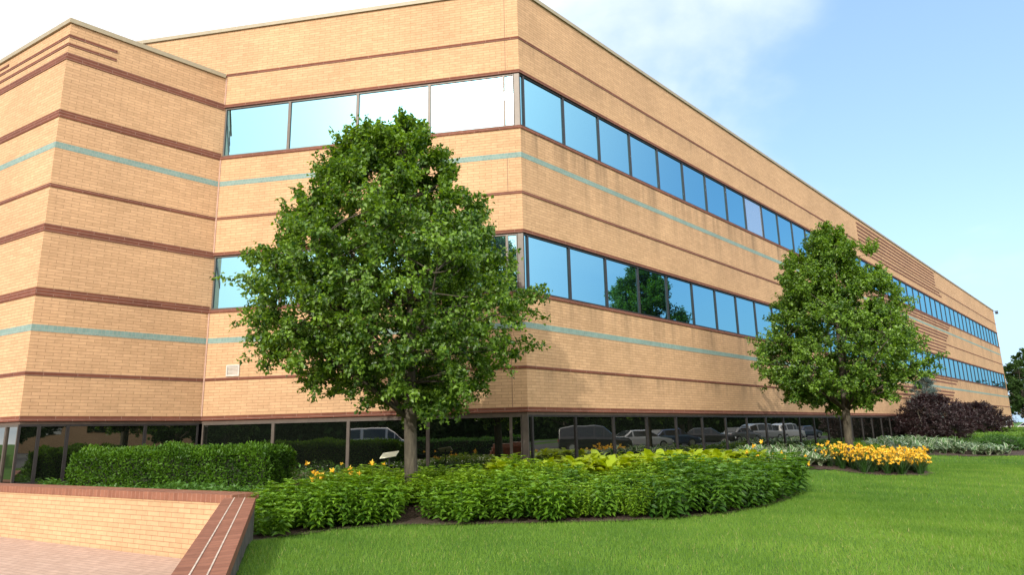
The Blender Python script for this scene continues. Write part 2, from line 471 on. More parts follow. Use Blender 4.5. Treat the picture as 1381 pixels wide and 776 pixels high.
def strip(mb, poly, i, z0, z1, out=0.0, thick=0.25, s=None, m=0, ulen=True):
    """wall strip over segment i of poly from z0 to z1, outer face 'out' proud; s=(s0,s1) limits along the segment"""
    po = mitre(poly, out); pi = mitre(poly, out - thick)
    a, b, ai, bi = po[i], po[i + 1], pi[i], pi[i + 1]
    d = poly[i + 1] - poly[i]; L = np.linalg.norm(d); d = d / L; n = nrm(d)
    if s is not None:
        if s[0] is not None: a = poly[i] + d * s[0] + n * out; ai = poly[i] + d * s[0] + n * (out - thick)
        if s[1] is not None: b = poly[i] + d * s[1] + n * out; bi = poly[i] + d * s[1] + n * (out - thick)
    ua, ub = float((a - poly[i]) @ d), float((b - poly[i]) @ d)
    f = lambda p, z: (p[0], p[1], z)
    mb.face([f(a, z0), f(b, z0), f(b, z1), f(a, z1)], [(ua, z0), (ub, z0), (ub, z1), (ua, z1)], m)
    mb.face([f(a, z1), f(b, z1), f(bi, z1), f(ai, z1)], [(ua, 0), (ub, 0), (ub, thick), (ua, thick)], m)
    mb.face([f(ai, z0), f(bi, z0), f(b, z0), f(a, z0)], [(ua, 0), (ub, 0), (ub, thick), (ua, thick)], m)
    mb.face([f(bi, z0), f(ai, z0), f(ai, z1), f(bi, z1)], [(ub, z0), (ua, z0), (ua, z1), (ub, z1)], m)
    mb.face([f(ai, z0), f(a, z0), f(a, z1), f(ai, z1)], [(0, z0), (thick, z0), (thick, z1), (0, z1)], m)
    mb.face([f(b, z0), f(bi, z0), f(bi, z1), f(b, z1)], [(0, z0), (thick, z0), (thick, z1), (0, z1)], m)

CAPH = 0.10
# --- brick walls, one mesh per face
for i, nm in ((0, 'chamfer_back'), (1, 'chamfer'), (2, 'long'), (3, 'end')):
    mb = MB()
    levels = [(Z['B'], Z['S2'] - 0.09), (Z['H2'] + 0.075, Z['S3'] - 0.09), (Z['H3'] + 0.075, Z['T'] - CAPH)]
    if i == 0: levels = [(Z['TA'] - 1.0, Z['T'] - CAPH)]
    if i == 3: levels = [(-1.4, Z['T'] - CAPH)]
    for z0, z1 in levels: strip(mb, MAIN, i, z0, z1)
    bobj(mb, 'brick_wall', M['brick_stained'] if i == 2 else M['brick'])
for i in (0, 1):
    mb = MB(); strip(mb, BAY, i, Z['B'], Z['TA'] - 0.11); bobj(mb, 'brick_wall', M['brick'])

# --- dark bands and tile stripes
def band(poly, i, z0, z1, mat='dark_brick', name='brick_band', out=0.014, s=None):
    mb = MB(); strip(mb, poly, i, z0, z1, out, out + 0.03, s); return bobj(mb, name, M[mat])
for i in (1, 2):
    band(MAIN, i, Z['P'] - .03, Z['P'] + .035, s=(None, 26.6) if False else None)
    band(MAIN, i, Z['n3'] - .03, Z['n3'] + .035)
    band(MAIN, i, Z['n2'] - .03, Z['n2'] + .035)
    band(MAIN, i, Z['B'] - .10, Z['B'], out=0.010)
    band(MAIN, i, Z['H2'], Z['H2'] + .075); band(MAIN, i, Z['H3'], Z['H3'] + .075)
    band(MAIN, i, Z['S2'] - .09, Z['S2'] - .015, out=.02); band(MAIN, i, Z['S3'] - .09, Z['S3'] - .015, out=.02)
    band(MAIN, i, Z['t3'] - .065, Z['t3'] + .065, 'tile', 'tile_stripe', 0.004)
    band(MAIN, i, Z['t2'] - .065, Z['t2'] + .065, 'tile', 'tile_stripe', 0.004)
for i in (0, 1):
    for k in ('n3', 'n2'): band(BAY, i, Z[k] - .045, Z[k] + .035, s=None if i == 0 else (None, LAB))
    band(BAY, i, Z['B'] - .10, Z['B'], s=None if i == 0 else (None, LAB), out=.010)
    for k, dz in (('H3', .03), ('S3', .0), ('H2', .03), ('S2', .0)):
        band(BAY, i, Z[k] - .03 + dz - .07, Z[k] + .07 + dz, s=None if i == 0 else (None, LAB), out=.016)
    for k in ('t3', 't2'): band(BAY, i, Z[k] - .07, Z[k] + .07, 'tile', 'tile_stripe', 0.004, s=None if i == 0 else (None, LAB))
    for zz in (8.76, 8.97): band(BAY, i, zz - .03, zz + .035, s=(None, .97) if i == 1 else None)
LAE = 16.0
band(BAY, 0, 9.10, 9.16, s=(0, LAE - 2.8))

# --- striped brick field on the long face
mb = MB()
for k in range(8):
    z = Z['T'] - .34 - .215 * k
    if abs(z - Z['P']) < .09: continue
    strip(mb, MAIN, 2, z - .045, z + .045, .016, .04, (26.3, (43.7, 43.7, 43.7, 43.7, 43.7, 43.7, 44.7, 45.2)[k]))
for z, e in ((6.95, 46.6), (6.75, 46.2), (6.55, 45.8), (6.10, 45.3), (5.9, 44.9), (5.68, 44.5), (5.2, 44.1), (4.98, 43.7), (4.76, 43.7), (2.9, 46.2), (2.68, 45.6), (2.06, 44.5), (1.85, 44.1), (1.62, 43.7)):
    strip(mb, MAIN, 2, z - .045, z + .045, .016, .04, (26.3, e))
bobj(mb, 'brick_stripes', M['dark_brick'])

# --- copings
def coping(poly, z, h, out, idxs, lim=None):
    mb = MB()
    for i in idxs: strip(mb, poly, i, z - h, z, out, .38, None)
    return bobj(mb, 'roof_coping', M['cap'])
coping(MAIN, Z['T'], CAPH, .045, (0, 1, 2, 3)); 
mb = MB(); strip(mb, BAY, 0, Z['TA'] - .11, Z['TA'], .045, .38); strip(mb, BAY, 1, Z['TA'] - .11, Z['TA'], .045, .38, (None, LAB - .04)); bobj(mb, 'roof_coping', M['cap'])
# roofs and the body behind
mb = MB()
inn = mitre(MAIN, -.22)
back = [D2 + (CHX - D2) * 0.0 + nrm(dCD) * -0.1, CHX + np.array([-2.0, 30])]
mb.face([(p[0], p[1], Z['T'] - .3) for p in inn + [back[1]]][::-1])
ib = mitre(BAY, -.22)
mb.face([(p[0], p[1], Z['TA'] - .3) for p in [ib[0], ib[1], ib[2], np.array([-20, 30])]][::-1])
bobj(mb, 'roof', M['roof'])
mb = MB()
core = mitre(MAIN, -.60)
for i in range(1, 4):
    a, b = core[i], core[i + 1]
    mb.face([(a[0], a[1], -1.3), (b[0], b[1], -1.3), (b[0], b[1], Z['T'] - .3), (a[0], a[1], Z['T'] - .3)])
cb = mitre(BAY, -.60)
for i in (0, 1):
    a, b = cb[i], cb[i + 1]
    mb.face([(a[0], a[1], -1.3), (b[0], b[1], -1.3), (b[0], b[1], Z['TA'] - .3), (a[0], a[1], Z['TA'] - .3)])
bobj(mb, 'interior_core', M['frame'])
# soffit under the ground floor windows' heads, and the plinth below the glass
mb = MB()
for poly, ids in ((MAIN, (1, 2)), (BAY, (0, 1))):
    for i in ids: strip(mb, poly, i, Z['B'] - .16, Z['B'] - .101, -.03, .35)
bobj(mb, 'soffit', M['soffit'])
mb = MB()
for poly, ids in ((MAIN, (1, 2)), (BAY, (0, 1))):
    for i in ids: strip(mb, poly, i, -1.75, Z['G'], -.02, .3)
bobj(mb, 'plinth', M['soffit'])

# --- windows: each bay of glass is a window (frame) with its pane
def window_geo(P0, d, s0, s1, z0, z1, fw=.038, rec=.05, mull=True):
    n = nrm(d)
    fr = MB(); pn = MB()
    def bar(sa, sb, za, zb, proud, depth):
        q = []
        for z in (za, zb):
            for (s, o) in ((sa, proud), (sb, proud), (sb, proud - depth), (sa, proud - depth)):
                p = P0 + d * s + n * o; q.append((p[0] - OFF[0], p[1] - OFF[1], z))
        fr.hexa(q)
    bar(s0, s0 + fw, z0, z1, -rec + .03, .12); bar(s1 - fw, s1, z0, z1, -rec + .03, .12)
    bar(s0 + fw, s1 - fw, z0, z0 + .045, -rec + .028, .11); bar(s0 + fw, s1 - fw, z1 - .045, z1, -rec + .028, .11)
    t = random.uniform(-.0022, .0022); t2 = random.uniform(-.0015, .0015)
    q = []
    for (s, z, k) in ((s0 + fw - .004, z0 + .04, -1), (s1 - fw + .004, z0 + .04, 1), (s1 - fw + .004, z1 - .04, 1), (s0 + fw - .004, z1 - .04, -1)):
        zz = 1 if z > (z0 + z1) / 2 else -1
        p = P0 + d * s + n * (-rec + t * k * .5 + t2 * zz * .5); q.append((p[0] - OFF[0], p[1] - OFF[1], z))
    off = np.array([*(-n * .02), 0])
    q2 = [tuple(np.array(v) + off) for v in q]
    pn.face(q); pn.face(q2[::-1])
    for a in range(4):
        b = (a + 1) % 4; pn.face([q[b], q[a], q2[a], q2[b]])
    return fr, pn
def window(P0, d, s0, s1, z0, z1, frame='frame', glass='glass', **kw):
    fr, pn = window_geo(P0, d, s0, s1, z0, z1, **kw)
    w = fr.build('window', M[frame], bld); pn.build('pane', M[glass], w); return w
rows = [(Z['S3'] - .015, Z['H3'], 'glass'), (Z['S2'] - .015, Z['H2'], 'glass'), (Z['G'], Z['B'] - .16, 'glass_ground')]
rest_f, rest_p = MB(), MB(); rest_m = []
mod = 1.53
for r_, (z0, z1, gl) in enumerate(rows):
    ss = [0.10, 0.175] + [0.17 + mod * k for k in range(1, 45)]
    ss = [0.03, 0.17] + [0.17 + mod * k for k in range(1, 45)] + [LCD - .03]
    for k in range(len(ss) - 1):
        gm = gl
        if r_ == 0 and k == 9: gm = 'glass_pale'
        if r_ == 0 and k in (14, 33, 36): gm = 'glass_pale'
        fw = .034 if k else .02
        if ss[k] < 37 or (r_ == 0 and ss[k] < 43):
            window(C, dCD, ss[k], ss[k + 1], z0, z1, glass=gm, fw=fw)
        else:
            f, p = window_geo(C, dCD, ss[k], ss[k + 1], z0, z1, fw=fw)
            for src, mi in ((f, 0), (p, 2 if r_ == 2 else 1)):
                b0 = len(rest_f.V); rest_f.V += src.V; rest_f.F += [tuple(i + b0 for i in fc) for fc in src.F]
                rest_f.UV += src.UV; rest_f.M += [mi] * len(src.F)
o = rest_f.build('far_window', [M['frame'], M['glass'], M['glass_ground']], bld); o['kind'] = 'stuff'
cs = [0.03, 1.85, 3.70, 5.57, 7.44, 7.67]
for r_, (z0, z1, gl) in enumerate(rows):
    for k in range(5):
        window(B, dBC, cs[k], cs[k + 1], z0, z1, 'frame_light', gl, fw=.036 if k < 4 else .02)
# corner posts
for z0, z1, _ in rows:
    mb = MB()
    po = mitre([B, C, Dp], -.015); pi = mitre([B, C, Dp], -.18)
    a = C - dBC * .135 + nrm(dBC) * -.015; b = C + dCD * .028 + nrm(dCD) * -.015
    mb.hexa([(x[0], x[1], z) for z in (z0, z1) for x in (a, po[1], b, pi[1])])
    bobj(mb, 'corner_post', M['frame_light'])
# bay ground floor
bs = [0.02, 0.36, 0.86, 2.35, LAB - .03]
for k in range(4): window(A, dAB, bs[k], bs[k + 1], Z['G'], Z['B'] - .16, 'frame', 'glass_ground', fw=.03)
es = [LAE - .05, LAE - .55, LAE - 1.1, LAE - 2.6, LAE - 4.2, LAE - 5.8]
for k in range(5): window(E_, -dAE, es[k + 1], es[k], Z['G'], Z['B'] - .16, 'frame_light', 'glass_ground', fw=.03)
# inner corner joint
mb = MB(); q = B + nrm(dBC) * .006 + dBC * .01
jz = [(Z['B'], Z['S2'] - .1), (Z['H2'] + .08, Z['S3'] - .1), (Z['H3'] + .08, Z['TA'] - .1)]
for z0, z1 in jz:
    mb = MB(); mb.box((q[0], q[1], (z0 + z1) / 2), (.03, .03, z1 - z0), R(10)); bobj(mb, 'corner_joint', M['caulk'])
# control joints close to the main corner
mb = MB()
for z0, z1 in ((Z['B'], Z['n2'] - .04), (Z['n2'] + .04, Z['t2'] - .07), (Z['n3'] + .04, Z['t3'] - .07), (Z['P'] + .04, Z['T'] - CAPH), (Z['H3'] + .08, Z['P'] - .04)):
    p = C - dBC * .33 + nrm(dBC) * .002
    mb = MB(); mb.box((p[0], p[1], (z0 + z1) / 2), (.014, .006, z1 - z0), math.atan2(dBC[1], dBC[0])); bobj(mb, 'control_joint', M['joint_sealant'])
# wall vent on the chamfer
mb = MB(); nb = nrm(dBC); ang = math.atan2(dBC[1], dBC[0])
pc = B + dBC * .755; zc = 1.59
vn = MB()
for (s, zz, w, h) in ((-.155, 0, .03, .27), (.155, 0, .03, .27), (0, .12, .28, .03), (0, -.12, .28, .03)):
    p = pc + dBC * s + nb * .012; vn.box((p[0], p[1], zc + zz), (w, .03, h), ang)
for k in range(7):
    p = pc + nb * .006; vn.box((p[0], p[1], zc - .09 + k * .03), (.28, .018, .018), ang)
bobj(vn, 'wall_vent', M['white_metal'])
# small floodlight bracket at the far roof corner
mb = MB(); p = Dp + nrm(dCD) * .25
mb.box((p[0], p[1], Z['T'] - .30), (.2, .22, .2), R(43)); mb.box((p[0] - .1, p[1] - .1, Z['T'] - .15), (.08, .3, .06), R(43))
bobj(mb, 'roof_floodlight', M['frame'])

# ------------------------------------------------------------------ low plaza walls
def wall_box(mb, a, b, thick_dir, t, z0a, z0b, z1a, z1b, m=0):
    """wall between plan points a,b; thickness t along thick_dir (unit)"""
    c, d = b + thick_dir * t, a + thick_dir * t
    pts = [(a[0], a[1], z0a), (b[0], b[1], z0b), (c[0], c[1], z0b), (d[0], d[1], z0a), (a[0], a[1], z1a), (b[0], b[1], z1b), (c[0], c[1], z1b), (d[0], d[1], z1a)]
    mb.hexa(pts, m)
bk = np.array([-dFW[1], dFW[0]])
M['red_brick'] = brick_mat('red_coping_brick', (0.205, 0.086, 0.052), (0.255, 0.112, 0.068), (0.16, 0.07, 0.05), width=10.0, row=0.105, var=.14)
M['red_rowlock'] = brick_mat('red_rowlock_brick', (0.205, 0.086, 0.052), (0.255, 0.112, 0.068), (0.30, 0.17, 0.12), width=0.105, row=0.30, var=.14)
M['joint_white'] = plain('pale_mortar', (0.46, 0.38, 0.30), 0.8, var=.3, scale=14)
pw = empty('plaza_wall', (FW1[0], FW1[1], PLZ), 0, 'low buff brick planter wall with red brick coping beside the paved plaza', 'wall')
def rel(mb, o):
    mb.V = [(v[0] - o.location.x, v[1] - o.location.y, v[2] - o.location.z) for v in mb.V]; return mb
FWL = FW0 - dFW * 9
mb = MB(); wall_box(mb, FWL, FW1 - dFW * .30, bk, .42, PLZ - .1, PLZ - .1, -.85, -.85)
L_ = float(np.linalg.norm(FW1 - FWL)); rel(mb, pw).build('brick_wall', M['brick'], pw)
mb = MB(); wall_box(mb, FWL - bk * .012, FW1 - dFW * .28 - bk * .012, bk, .44, -.85, -.85, -.742, -.742)
rel(mb, pw).build('coping', M['red_rowlock'], pw)

nw = empty('sloping_wall', (NW_far[0], NW_far[1], PLZ), 0, 'sloping buff cheek wall capped with three rows of red bricks between plaza and lawn', 'wall')
NWL = 6.5; slope = -0.0704
nend = NW_far + NW_dir * NWL
lw = 0.40
a0 = NW_far; zf, ze = -.74, -.74 + slope * NWL
mb = MB()
farL = NW_far + lf * lw + NW_dir * -.24
core_pts = []
def nwq(inset, z_top0, z_top1, zb):
    r0 = NW_far + lf * inset; l0 = NW_far + lf * (lw - inset) - NW_dir * .24
    r1 = nend + lf * inset; l1 = nend + lf * (lw - inset)
    t = [(r0, z_top0), (r1, z_top1), (l1, z_top1), (l0, z_top0 + .0)]
    return t, zb
t, zb = nwq(.02, zf - .10, ze - .10, PLZ - .1)
mb.hexa([(p[0], p[1], zb) for p, _ in t][::-1] + [(p[0], p[1], z) for p, z in t][::-1])
rel(mb, nw).build('brick_wall', M['brick'], nw)
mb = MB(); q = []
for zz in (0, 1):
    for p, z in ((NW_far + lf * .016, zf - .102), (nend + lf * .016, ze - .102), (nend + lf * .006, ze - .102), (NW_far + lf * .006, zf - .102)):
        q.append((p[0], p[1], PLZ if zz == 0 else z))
mb.hexa(q[:4][::-1] + q[4:][::-1]); rel(mb, nw).build('side_shade_slab', plain('painted_shade_grey', (.075, .07, .06), .9, var=.5, scale=9), nw)  # thin slab with the unlit side's shade put into its dark grey colour
mb = MB(); t, zb = nwq(0, zf, ze, 0)
P = [(p[0], p[1], z - .10) for p, z in t][::-1] + [(p[0], p[1], z) for p, z in t][::-1]
mb.hexa(P)
# re-map the coping's UVs so that the brick courses run across it
me = rel(mb, nw).build('coping', M['red_brick'], nw).data
for lp, l in zip(me.uv_layers[0].data, me.loops):
    v = me.vertices[l.vertex_index].co; lp.uv = (0.3 + v.x * lf[0] + v.y * lf[1], v.x * NW_dir[0] + v.y * NW_dir[1])
mb = MB()
for fr_ in (.135, .265):
    a = NW_far + lf * fr_ - NW_dir * (.24 * fr_ / lw); b = nend + lf * fr_
    q = [];
    for dz in (-.02, .0035):
        for (p, z, o_) in ((a, zf, -.006), (b, ze, -.006), (b, ze, .006), (a, zf, .006)):
            p_ = p + lf * o_; q.append((p_[0], p_[1], z + dz))
    mb.hexa(q[:4][::-1] + q[4:][::-1])
rel(mb, nw).build('mortar_joint', M['joint_white'], nw)

# ------------------------------------------------------------------ foliage builders
def unit(v): return v / np.maximum(1e-9, np.linalg.norm(v, axis=-1, keepdims=True))
def leaves(c, d, n, L, W, tint, fold=.25, droop=.12):
    """folded four-point leaves: base at c, along d, facing n"""
    c, d, n = map(lambda a: np.asarray(a, float), (c, d, n)); L = np.asarray(L)[:, None]; W = np.asarray(W)[:, None]
    d = unit(d); s = unit(np.cross(d, n)); n = np.cross(s, d)
    mid = c + d * L * .45
    V = np.stack([c, mid + s * W * .5 + n * W * fold, c + d * L - n * L * droop, mid - s * W * .5 + n * W * fold], 1).reshape(-1, 3)
    k = len(c); b = np.arange(k)[:, None] * 4
    F = np.concatenate([b + [0, 1, 2], b + [0, 2, 3]], 0)
    return V, F, np.repeat(tint, 4)
def rdir(k, r=rng):
    v = r.normal(size=(k, 3)); return unit(v)

def crown_prof(prof, h):
    return np.interp(h, [p[0] for p in prof], [p[1] for p in prof])

def make_tree(name, loc, prof, trunk_r, clear, seed, label, group=None, n_clump=150, twigs=6, lpt=36, leaf=.085, mat='pear_leaf', wid=None, lean=(0, 0), squash=1.0, trunk_mat='bark', cat='tree', spc=.27, bulge=0.0):
    """prof: (height, radius) pairs of the crown above the base"""
    r = np.random.default_rng(seed)
    root = empty(name, loc, 0, label, cat, group)
    h0, h1 = prof[0][0], prof[-1][0]
    # clump centres: shell-biased, uneven
    cl = []
    hs = np.linspace(h0, h1, 400); w = crown_prof(prof, hs) + .12; cdf = np.cumsum(w) / w.sum()
    tries = 0
    while len(cl) < n_clump and tries < 9000:
        tries += 1
        h = np.interp(r.random(), cdf, hs); R_ = crown_prof(prof, h)
        a = r.random() * 2 * math.pi
        lob = 1 + .10 * math.sin(3 * a + h * 2.1 + seed) + .07 * math.sin(5 * a - h * 3.3)
        q = R_ * lob * r.uniform(.06, 1.0) ** .42 * .93
        p = np.array([q * math.cos(a) * 1.0, q * math.sin(a) * squash, h])
        p[:2] += np.array(lean) * (h - h0) / (h1 - h0); p[0] += bulge * math.sin(math.pi * (h - h0) / (h1 - h0)) ** .8
        if all(np.linalg.norm(p - x) > spc * (R_ + .6) / 2.4 for x in cl): cl.append(p)
    cl = np.array(cl)
    tb = MB()
    # trunk
    top = h0 + (h1 - h0) * .80
    tp = []; tr = []
    for k in range(11):
        f = k / 10; z = f * top
        wob = .035 * math.sin(f * 7 + seed)
        tp.append((wob + lean[0] * max(0, (z - h0) / (h1 - h0)), .03 * math.cos(f * 6 + seed) - .03 + lean[1] * max(0, (z - h0) / (h1 - h0)), z - .12 * (k == 0)))
        rr = trunk_r * (1.0 if z < h0 else max(.12, 1 - (z - h0) / (top - h0) * .95))
        if k == 0: rr *= 1.3
        tr.append(rr)
    tb.tube(tp, tr, 10)
    tpn = np.array(tp)
    # limbs: group clumps by nearest of a set of primary limb tips
    npri = 16
    far = cl[np.argsort(-np.linalg.norm(cl[:, :2], axis=1))][:npri * 3]
    pri = far[r.choice(len(far), min(npri, len(far)), replace=False)]
    limb_pts = []
    for p in pri:
        zb = max(h0 * .90, p[2] - (.55 + .5 * np.linalg.norm(p[:2])) - r.uniform(0, .4))
        zb = min(zb, top * .95)
        base = np.array([np.interp(zb, tpn[:, 2], tpn[:, j]) for j in (0, 1)] + [zb])
        m1 = base * .62 + p * .38 + np.array([0, 0, .06]); m2 = base * .28 + p * .72 + r.normal(size=3) * .05
        rb = trunk_r * .36 * (1 - .5 * (zb - h0 * .9) / (h1 - h0))
        tb.tube([base, m1, m2, p], [rb, rb * .75, rb * .5, rb * .22], 6)
        for f in np.linspace(.25, 1, 6): limb_pts.append(base * (1 - f) + p * f)
    for z in np.linspace(h0, top, 10): limb_pts.append(np.array([np.interp(z, tpn[:, 2], tpn[:, j]) for j in (0, 1)] + [z]))
    limb_pts = np.array(limb_pts)
    cs, ds, ns, Ls, Ts = [], [], [], [], []
    for p in cl:
        below = limb_pts[limb_pts[:, 2] < p[2] + .1]
        if len(below) == 0: below = limb_pts
        q = below[np.argmin(np.linalg.norm(below - p, axis=1))]
        tb.tube([q, (q + p) / 2 + r.normal(size=3) * .04, p], [trunk_r * .13, trunk_r * .09, trunk_r * .05], 5, cap=False)
        ct = r.uniform(-.18, .18)
        out = unit(p - np.array([lean[0], lean[1], h0 + (h1 - h0) * .30]))
        cr = .34 * (crown_prof(prof, p[2]) + .9) / 2.6
        for k in range(twigs):
            td = unit(out * .7 + rdir(1, r)[0] * .9 + np.array([0, 0, .35]))
            tl = cr * r.uniform(.8, 1.7)
            s0 = p + rdir(1, r)[0] * cr * .35
            e = s0 + td * tl
            if r.random() < .5: tb.tube([s0, e], [trunk_r * .045, trunk_r * .02], 4, cap=False)
            f = r.random(lpt)
            c = s0 + (e - s0) * f[:, None] + r.normal(size=(lpt, 3)) * .035
            d = unit(td * .4 + rdir(lpt, r) * 1.0 + np.array([0, 0, -.25]))
            n = unit(rdir(lpt, r) * .8 + out * .65 + np.array([0, 0, .45]))
            cs.append(c); ds.append(d); ns.append(n)
            Ls.append(leaf * r.uniform(.7, 1.25, lpt)); Ts.append(np.clip(.45 + ct + r.normal(size=lpt) * .26, 0, 1))
    L = np.concatenate(Ls)
    V, F, T = leaves(np.concatenate(cs), np.concatenate(ds), np.concatenate(ns), L, L * (wid or .72), np.concatenate(Ts))
    tb.build('trunk', M[trunk_mat], root, smooth=True)
    obj('crown', raw_mesh('crown', V, F, M[mat], tint=T), root)
    return root

def copy_thing(src, loc, rz=0, scale=None, label=None, group=None):
    c = src.copy(); COL.objects.link(c)
    c.location = loc; c.rotation_euler = (0, 0, rz)
    if scale is not None: c.scale = scale if hasattr(scale, '__len__') else (scale,) * 3
    if label: c['label'] = label
    if group: c['group'] = group
    for ch in src.children:
        k = ch.copy(); COL.objects.link(k); k.parent = c
        for g2 in ch.children:
            q = g2.copy(); COL.objects.link(q); q.parent = k
    return c
def gz(x, y): return float(ground_z(np.array([[x, y]]))[0])

# the two lawn trees (profiles read off their outlines, radii in metres)
b1 = gz(-1.73, 11.6)
t1 = make_tree('shade_tree', (-1.73, 11.6, b1), [(1.40, .5), (1.75, 1.3), (2.15, 1.85), (2.75, 2.28), (3.4, 2.32), (4.1, 2.1), (4.8, 1.70), (5.5, 1.28), (6.0, .96), (6.4, .64), (6.75, .22)],
          .108, 1.5, 3, 'large green shade tree in the bed before the angled corner wall, nearest the planter', n_clump=320, twigs=6, lpt=62, leaf=.074, lean=(-.24, 0), spc=.24, bulge=-.36, squash=.9)
b2 = gz(9.62, 19.9)
t2 = make_tree('shade_tree', (9.62, 19.9, b2), [(1.55, .5), (1.9, 1.4), (2.4, 2.05), (2.9, 2.30), (3.5, 2.15), (4.3, 1.85), (5.0, 1.55), (5.7, 1.3), (6.2, 1.0), (6.6, .6), (6.9, .22)],
          .108, 1.5, 11, 'round-headed green shade tree behind the orange daylilies, before the long window wall', n_clump=290, twigs=6, lpt=58, leaf=.080, lean=(.05, 0), spc=.24, squash=.9)

# hedge and clipped shrubs
def clipped(name, loc, rz, dims, k, leaf, mat, seed, label, cat, group=None, round_=False, rough=.03):
    r = np.random.default_rng(seed); root = empty(name, loc, rz, label, cat, group)
    X, Y, H = dims
    mb = MB()
    if round_:
        V, F_ = [], []
        nu, nv = 16, 8
        for j in range(nv + 1):
            for i in range(nu):
                th = 2 * math.pi * i / nu; ph = math.pi * j / nv
                V.append((X * .44 * math.sin(ph) * math.cos(th), Y * .44 * math.sin(ph) * math.sin(th), H * .5 - H * .44 * math.cos(ph)))
        for j in range(nv):
            for i in range(nu):
                F_.append((j * nu + i, j * nu + (i + 1) % nu, (j + 1) * nu + (i + 1) % nu, (j + 1) * nu + i))
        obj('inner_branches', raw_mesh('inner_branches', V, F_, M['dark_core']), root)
        u = rdir(k, r); u[:, 2] = np.abs(u[:, 2]) * np.where(r.random(k) < .75, 1, -1)
        p = u * np.array([X, Y, H]) * .5 + np.array([0, 0, H * .5]); n = unit(u / np.array([X, Y, H]))
    else:
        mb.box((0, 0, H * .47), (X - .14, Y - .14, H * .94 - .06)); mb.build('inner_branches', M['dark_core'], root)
        ar = np.array([X * Y, X * H, X * H, Y * H, Y * H]); f = r.choice(5, k, p=ar / ar.sum())
        a, b = r.uniform(-.5, .5, k), r.uniform(-.5, .5, k)
        p = np.zeros((k, 3)); n = np.zeros((k, 3))
        for q, ax in enumerate(((0, 0, 1), (0, -1, 0), (0, 1, 0), (-1, 0, 0), (1, 0, 0))):
            s = f == q; ax = np.array(ax, float); n[s] = ax
            if q == 0: p[s] = np.stack([a[s] * X, b[s] * Y, np.full(s.sum(), H)], 1)
            elif q < 3: p[s] = np.stack([a[s] * X, np.full(s.sum(), ax[1] * Y / 2), (b[s] + .5) * H], 1)
            else: p[s] = np.stack([np.full(s.sum(), ax[0] * X / 2), a[s] * Y, (b[s] + .5) * H], 1)
        # rounded shoulders
        e = np.minimum(1, np.maximum(0, (p[:, 2] - (H - .12)) / .12)) * np.maximum(0, np.maximum(np.abs(p[:, 1]) - (Y / 2 - .12), np.abs(p[:, 0]) - (X / 2 - .12)) / .12)
        p -= n * (e * .05)[:, None]; p[:, 2] -= e * .05
    # uneven surface
    ph = p @ np.array([[7.3, 2.1, 3.7], [1.9, 6.1, 8.3], [4.1, 8.7, 2.9]])
    bumpy = (np.sin(ph[:, 0]) + np.sin(ph[:, 1] * 1.3) + np.sin(ph[:, 2] * 1.7)) / 3
    lump = (np.sin(p[:, 0] * 2.7 + 1 + p[:, 2]) + np.sin(p[:, 0] * 4.9 + p[:, 2] * 3.1)) / 2
    p += n * (lump * rough * .8 + bumpy * rough * 1.3 + r.normal(size=k) * rough * .6 - rough * .3)[:, None]
    d = unit(n * .8 + rdir(k, r) * .8 + np.array([0, 0, .35])); nn = unit(n * .5 + rdir(k, r) + np.array([0, 0, .3]))
    L = leaf * r.uniform(.6, 1.3, k)
    V, F, T = leaves(p, d, nn, L, L * .5, np.clip(.45 + bumpy * .25 + r.normal(size=k) * .2, 0, 1))
    obj('foliage', raw_mesh('foliage', V, F, M[mat], tint=T), root)
    return root
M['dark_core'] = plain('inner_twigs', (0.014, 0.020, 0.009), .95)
clipped('hedge', (-6.2, 12.85, -.92), math.atan2(-1.0, 4.4), (4.1, .9, .76), 30000, .056, 'hedge_leaf', 5, 'long clipped dark green hedge behind the plaza wall', 'hedge', rough=.042)

# herbaceous plants ---------------------------------------------------------
def strip_leaves(r, n, L, W, rise, arch, base_r, segs=4, tint=(.2, .9), prof=None, az_=None, cup=.25):
    """arching strap or broad leaves from a crown; returns V,F(quads),T,UV"""
    V, F, T, UV = [], [], [], []
    for k in range(n):
        a = r.random() * 2 * math.pi if az_ is None else az_[k]
        l = L * r.uniform(.7, 1.2); w = W * r.uniform(.8, 1.15); el = rise + r.normal() * .18
        d = np.array([math.cos(a), math.sin(a), 0]); s = np.array([-math.sin(a), math.cos(a), 0])
        p = d * base_r * r.random(); t = r.uniform(*tint); b0 = len(V)
        for q in range(segs + 1):
            f = q / segs; e = el - arch * f * f
            ww = w * (prof(f))
            up = np.array([-math.cos(a) * math.sin(e), -math.sin(a) * math.sin(e), math.cos(e)])
            V += [p - s * ww / 2 + up * ww * cup, p + s * ww / 2 + up * ww * cup] if q else [p - s * ww / 2, p + s * ww / 2]
            T += [t, t]
            p = p + (d * math.cos(e) + np.array([0, 0, 1]) * math.sin(e)) * l / segs
        for q in range(segs):
            i = b0 + 2 * q; F.append((i, i + 1, i + 3, i + 2))
            UV += [(0, q / segs), (1, q / segs), (1, (q + 1) / segs), (0, (q + 1) / segs)]
    return np.array(V), np.array(F), np.array(T), UV
broad = lambda f: max(.06, math.sin(math.pi * min(1, .10 + .9 * f)) ** .7)
strap = lambda f: max(.05, (1 - f ** 3))

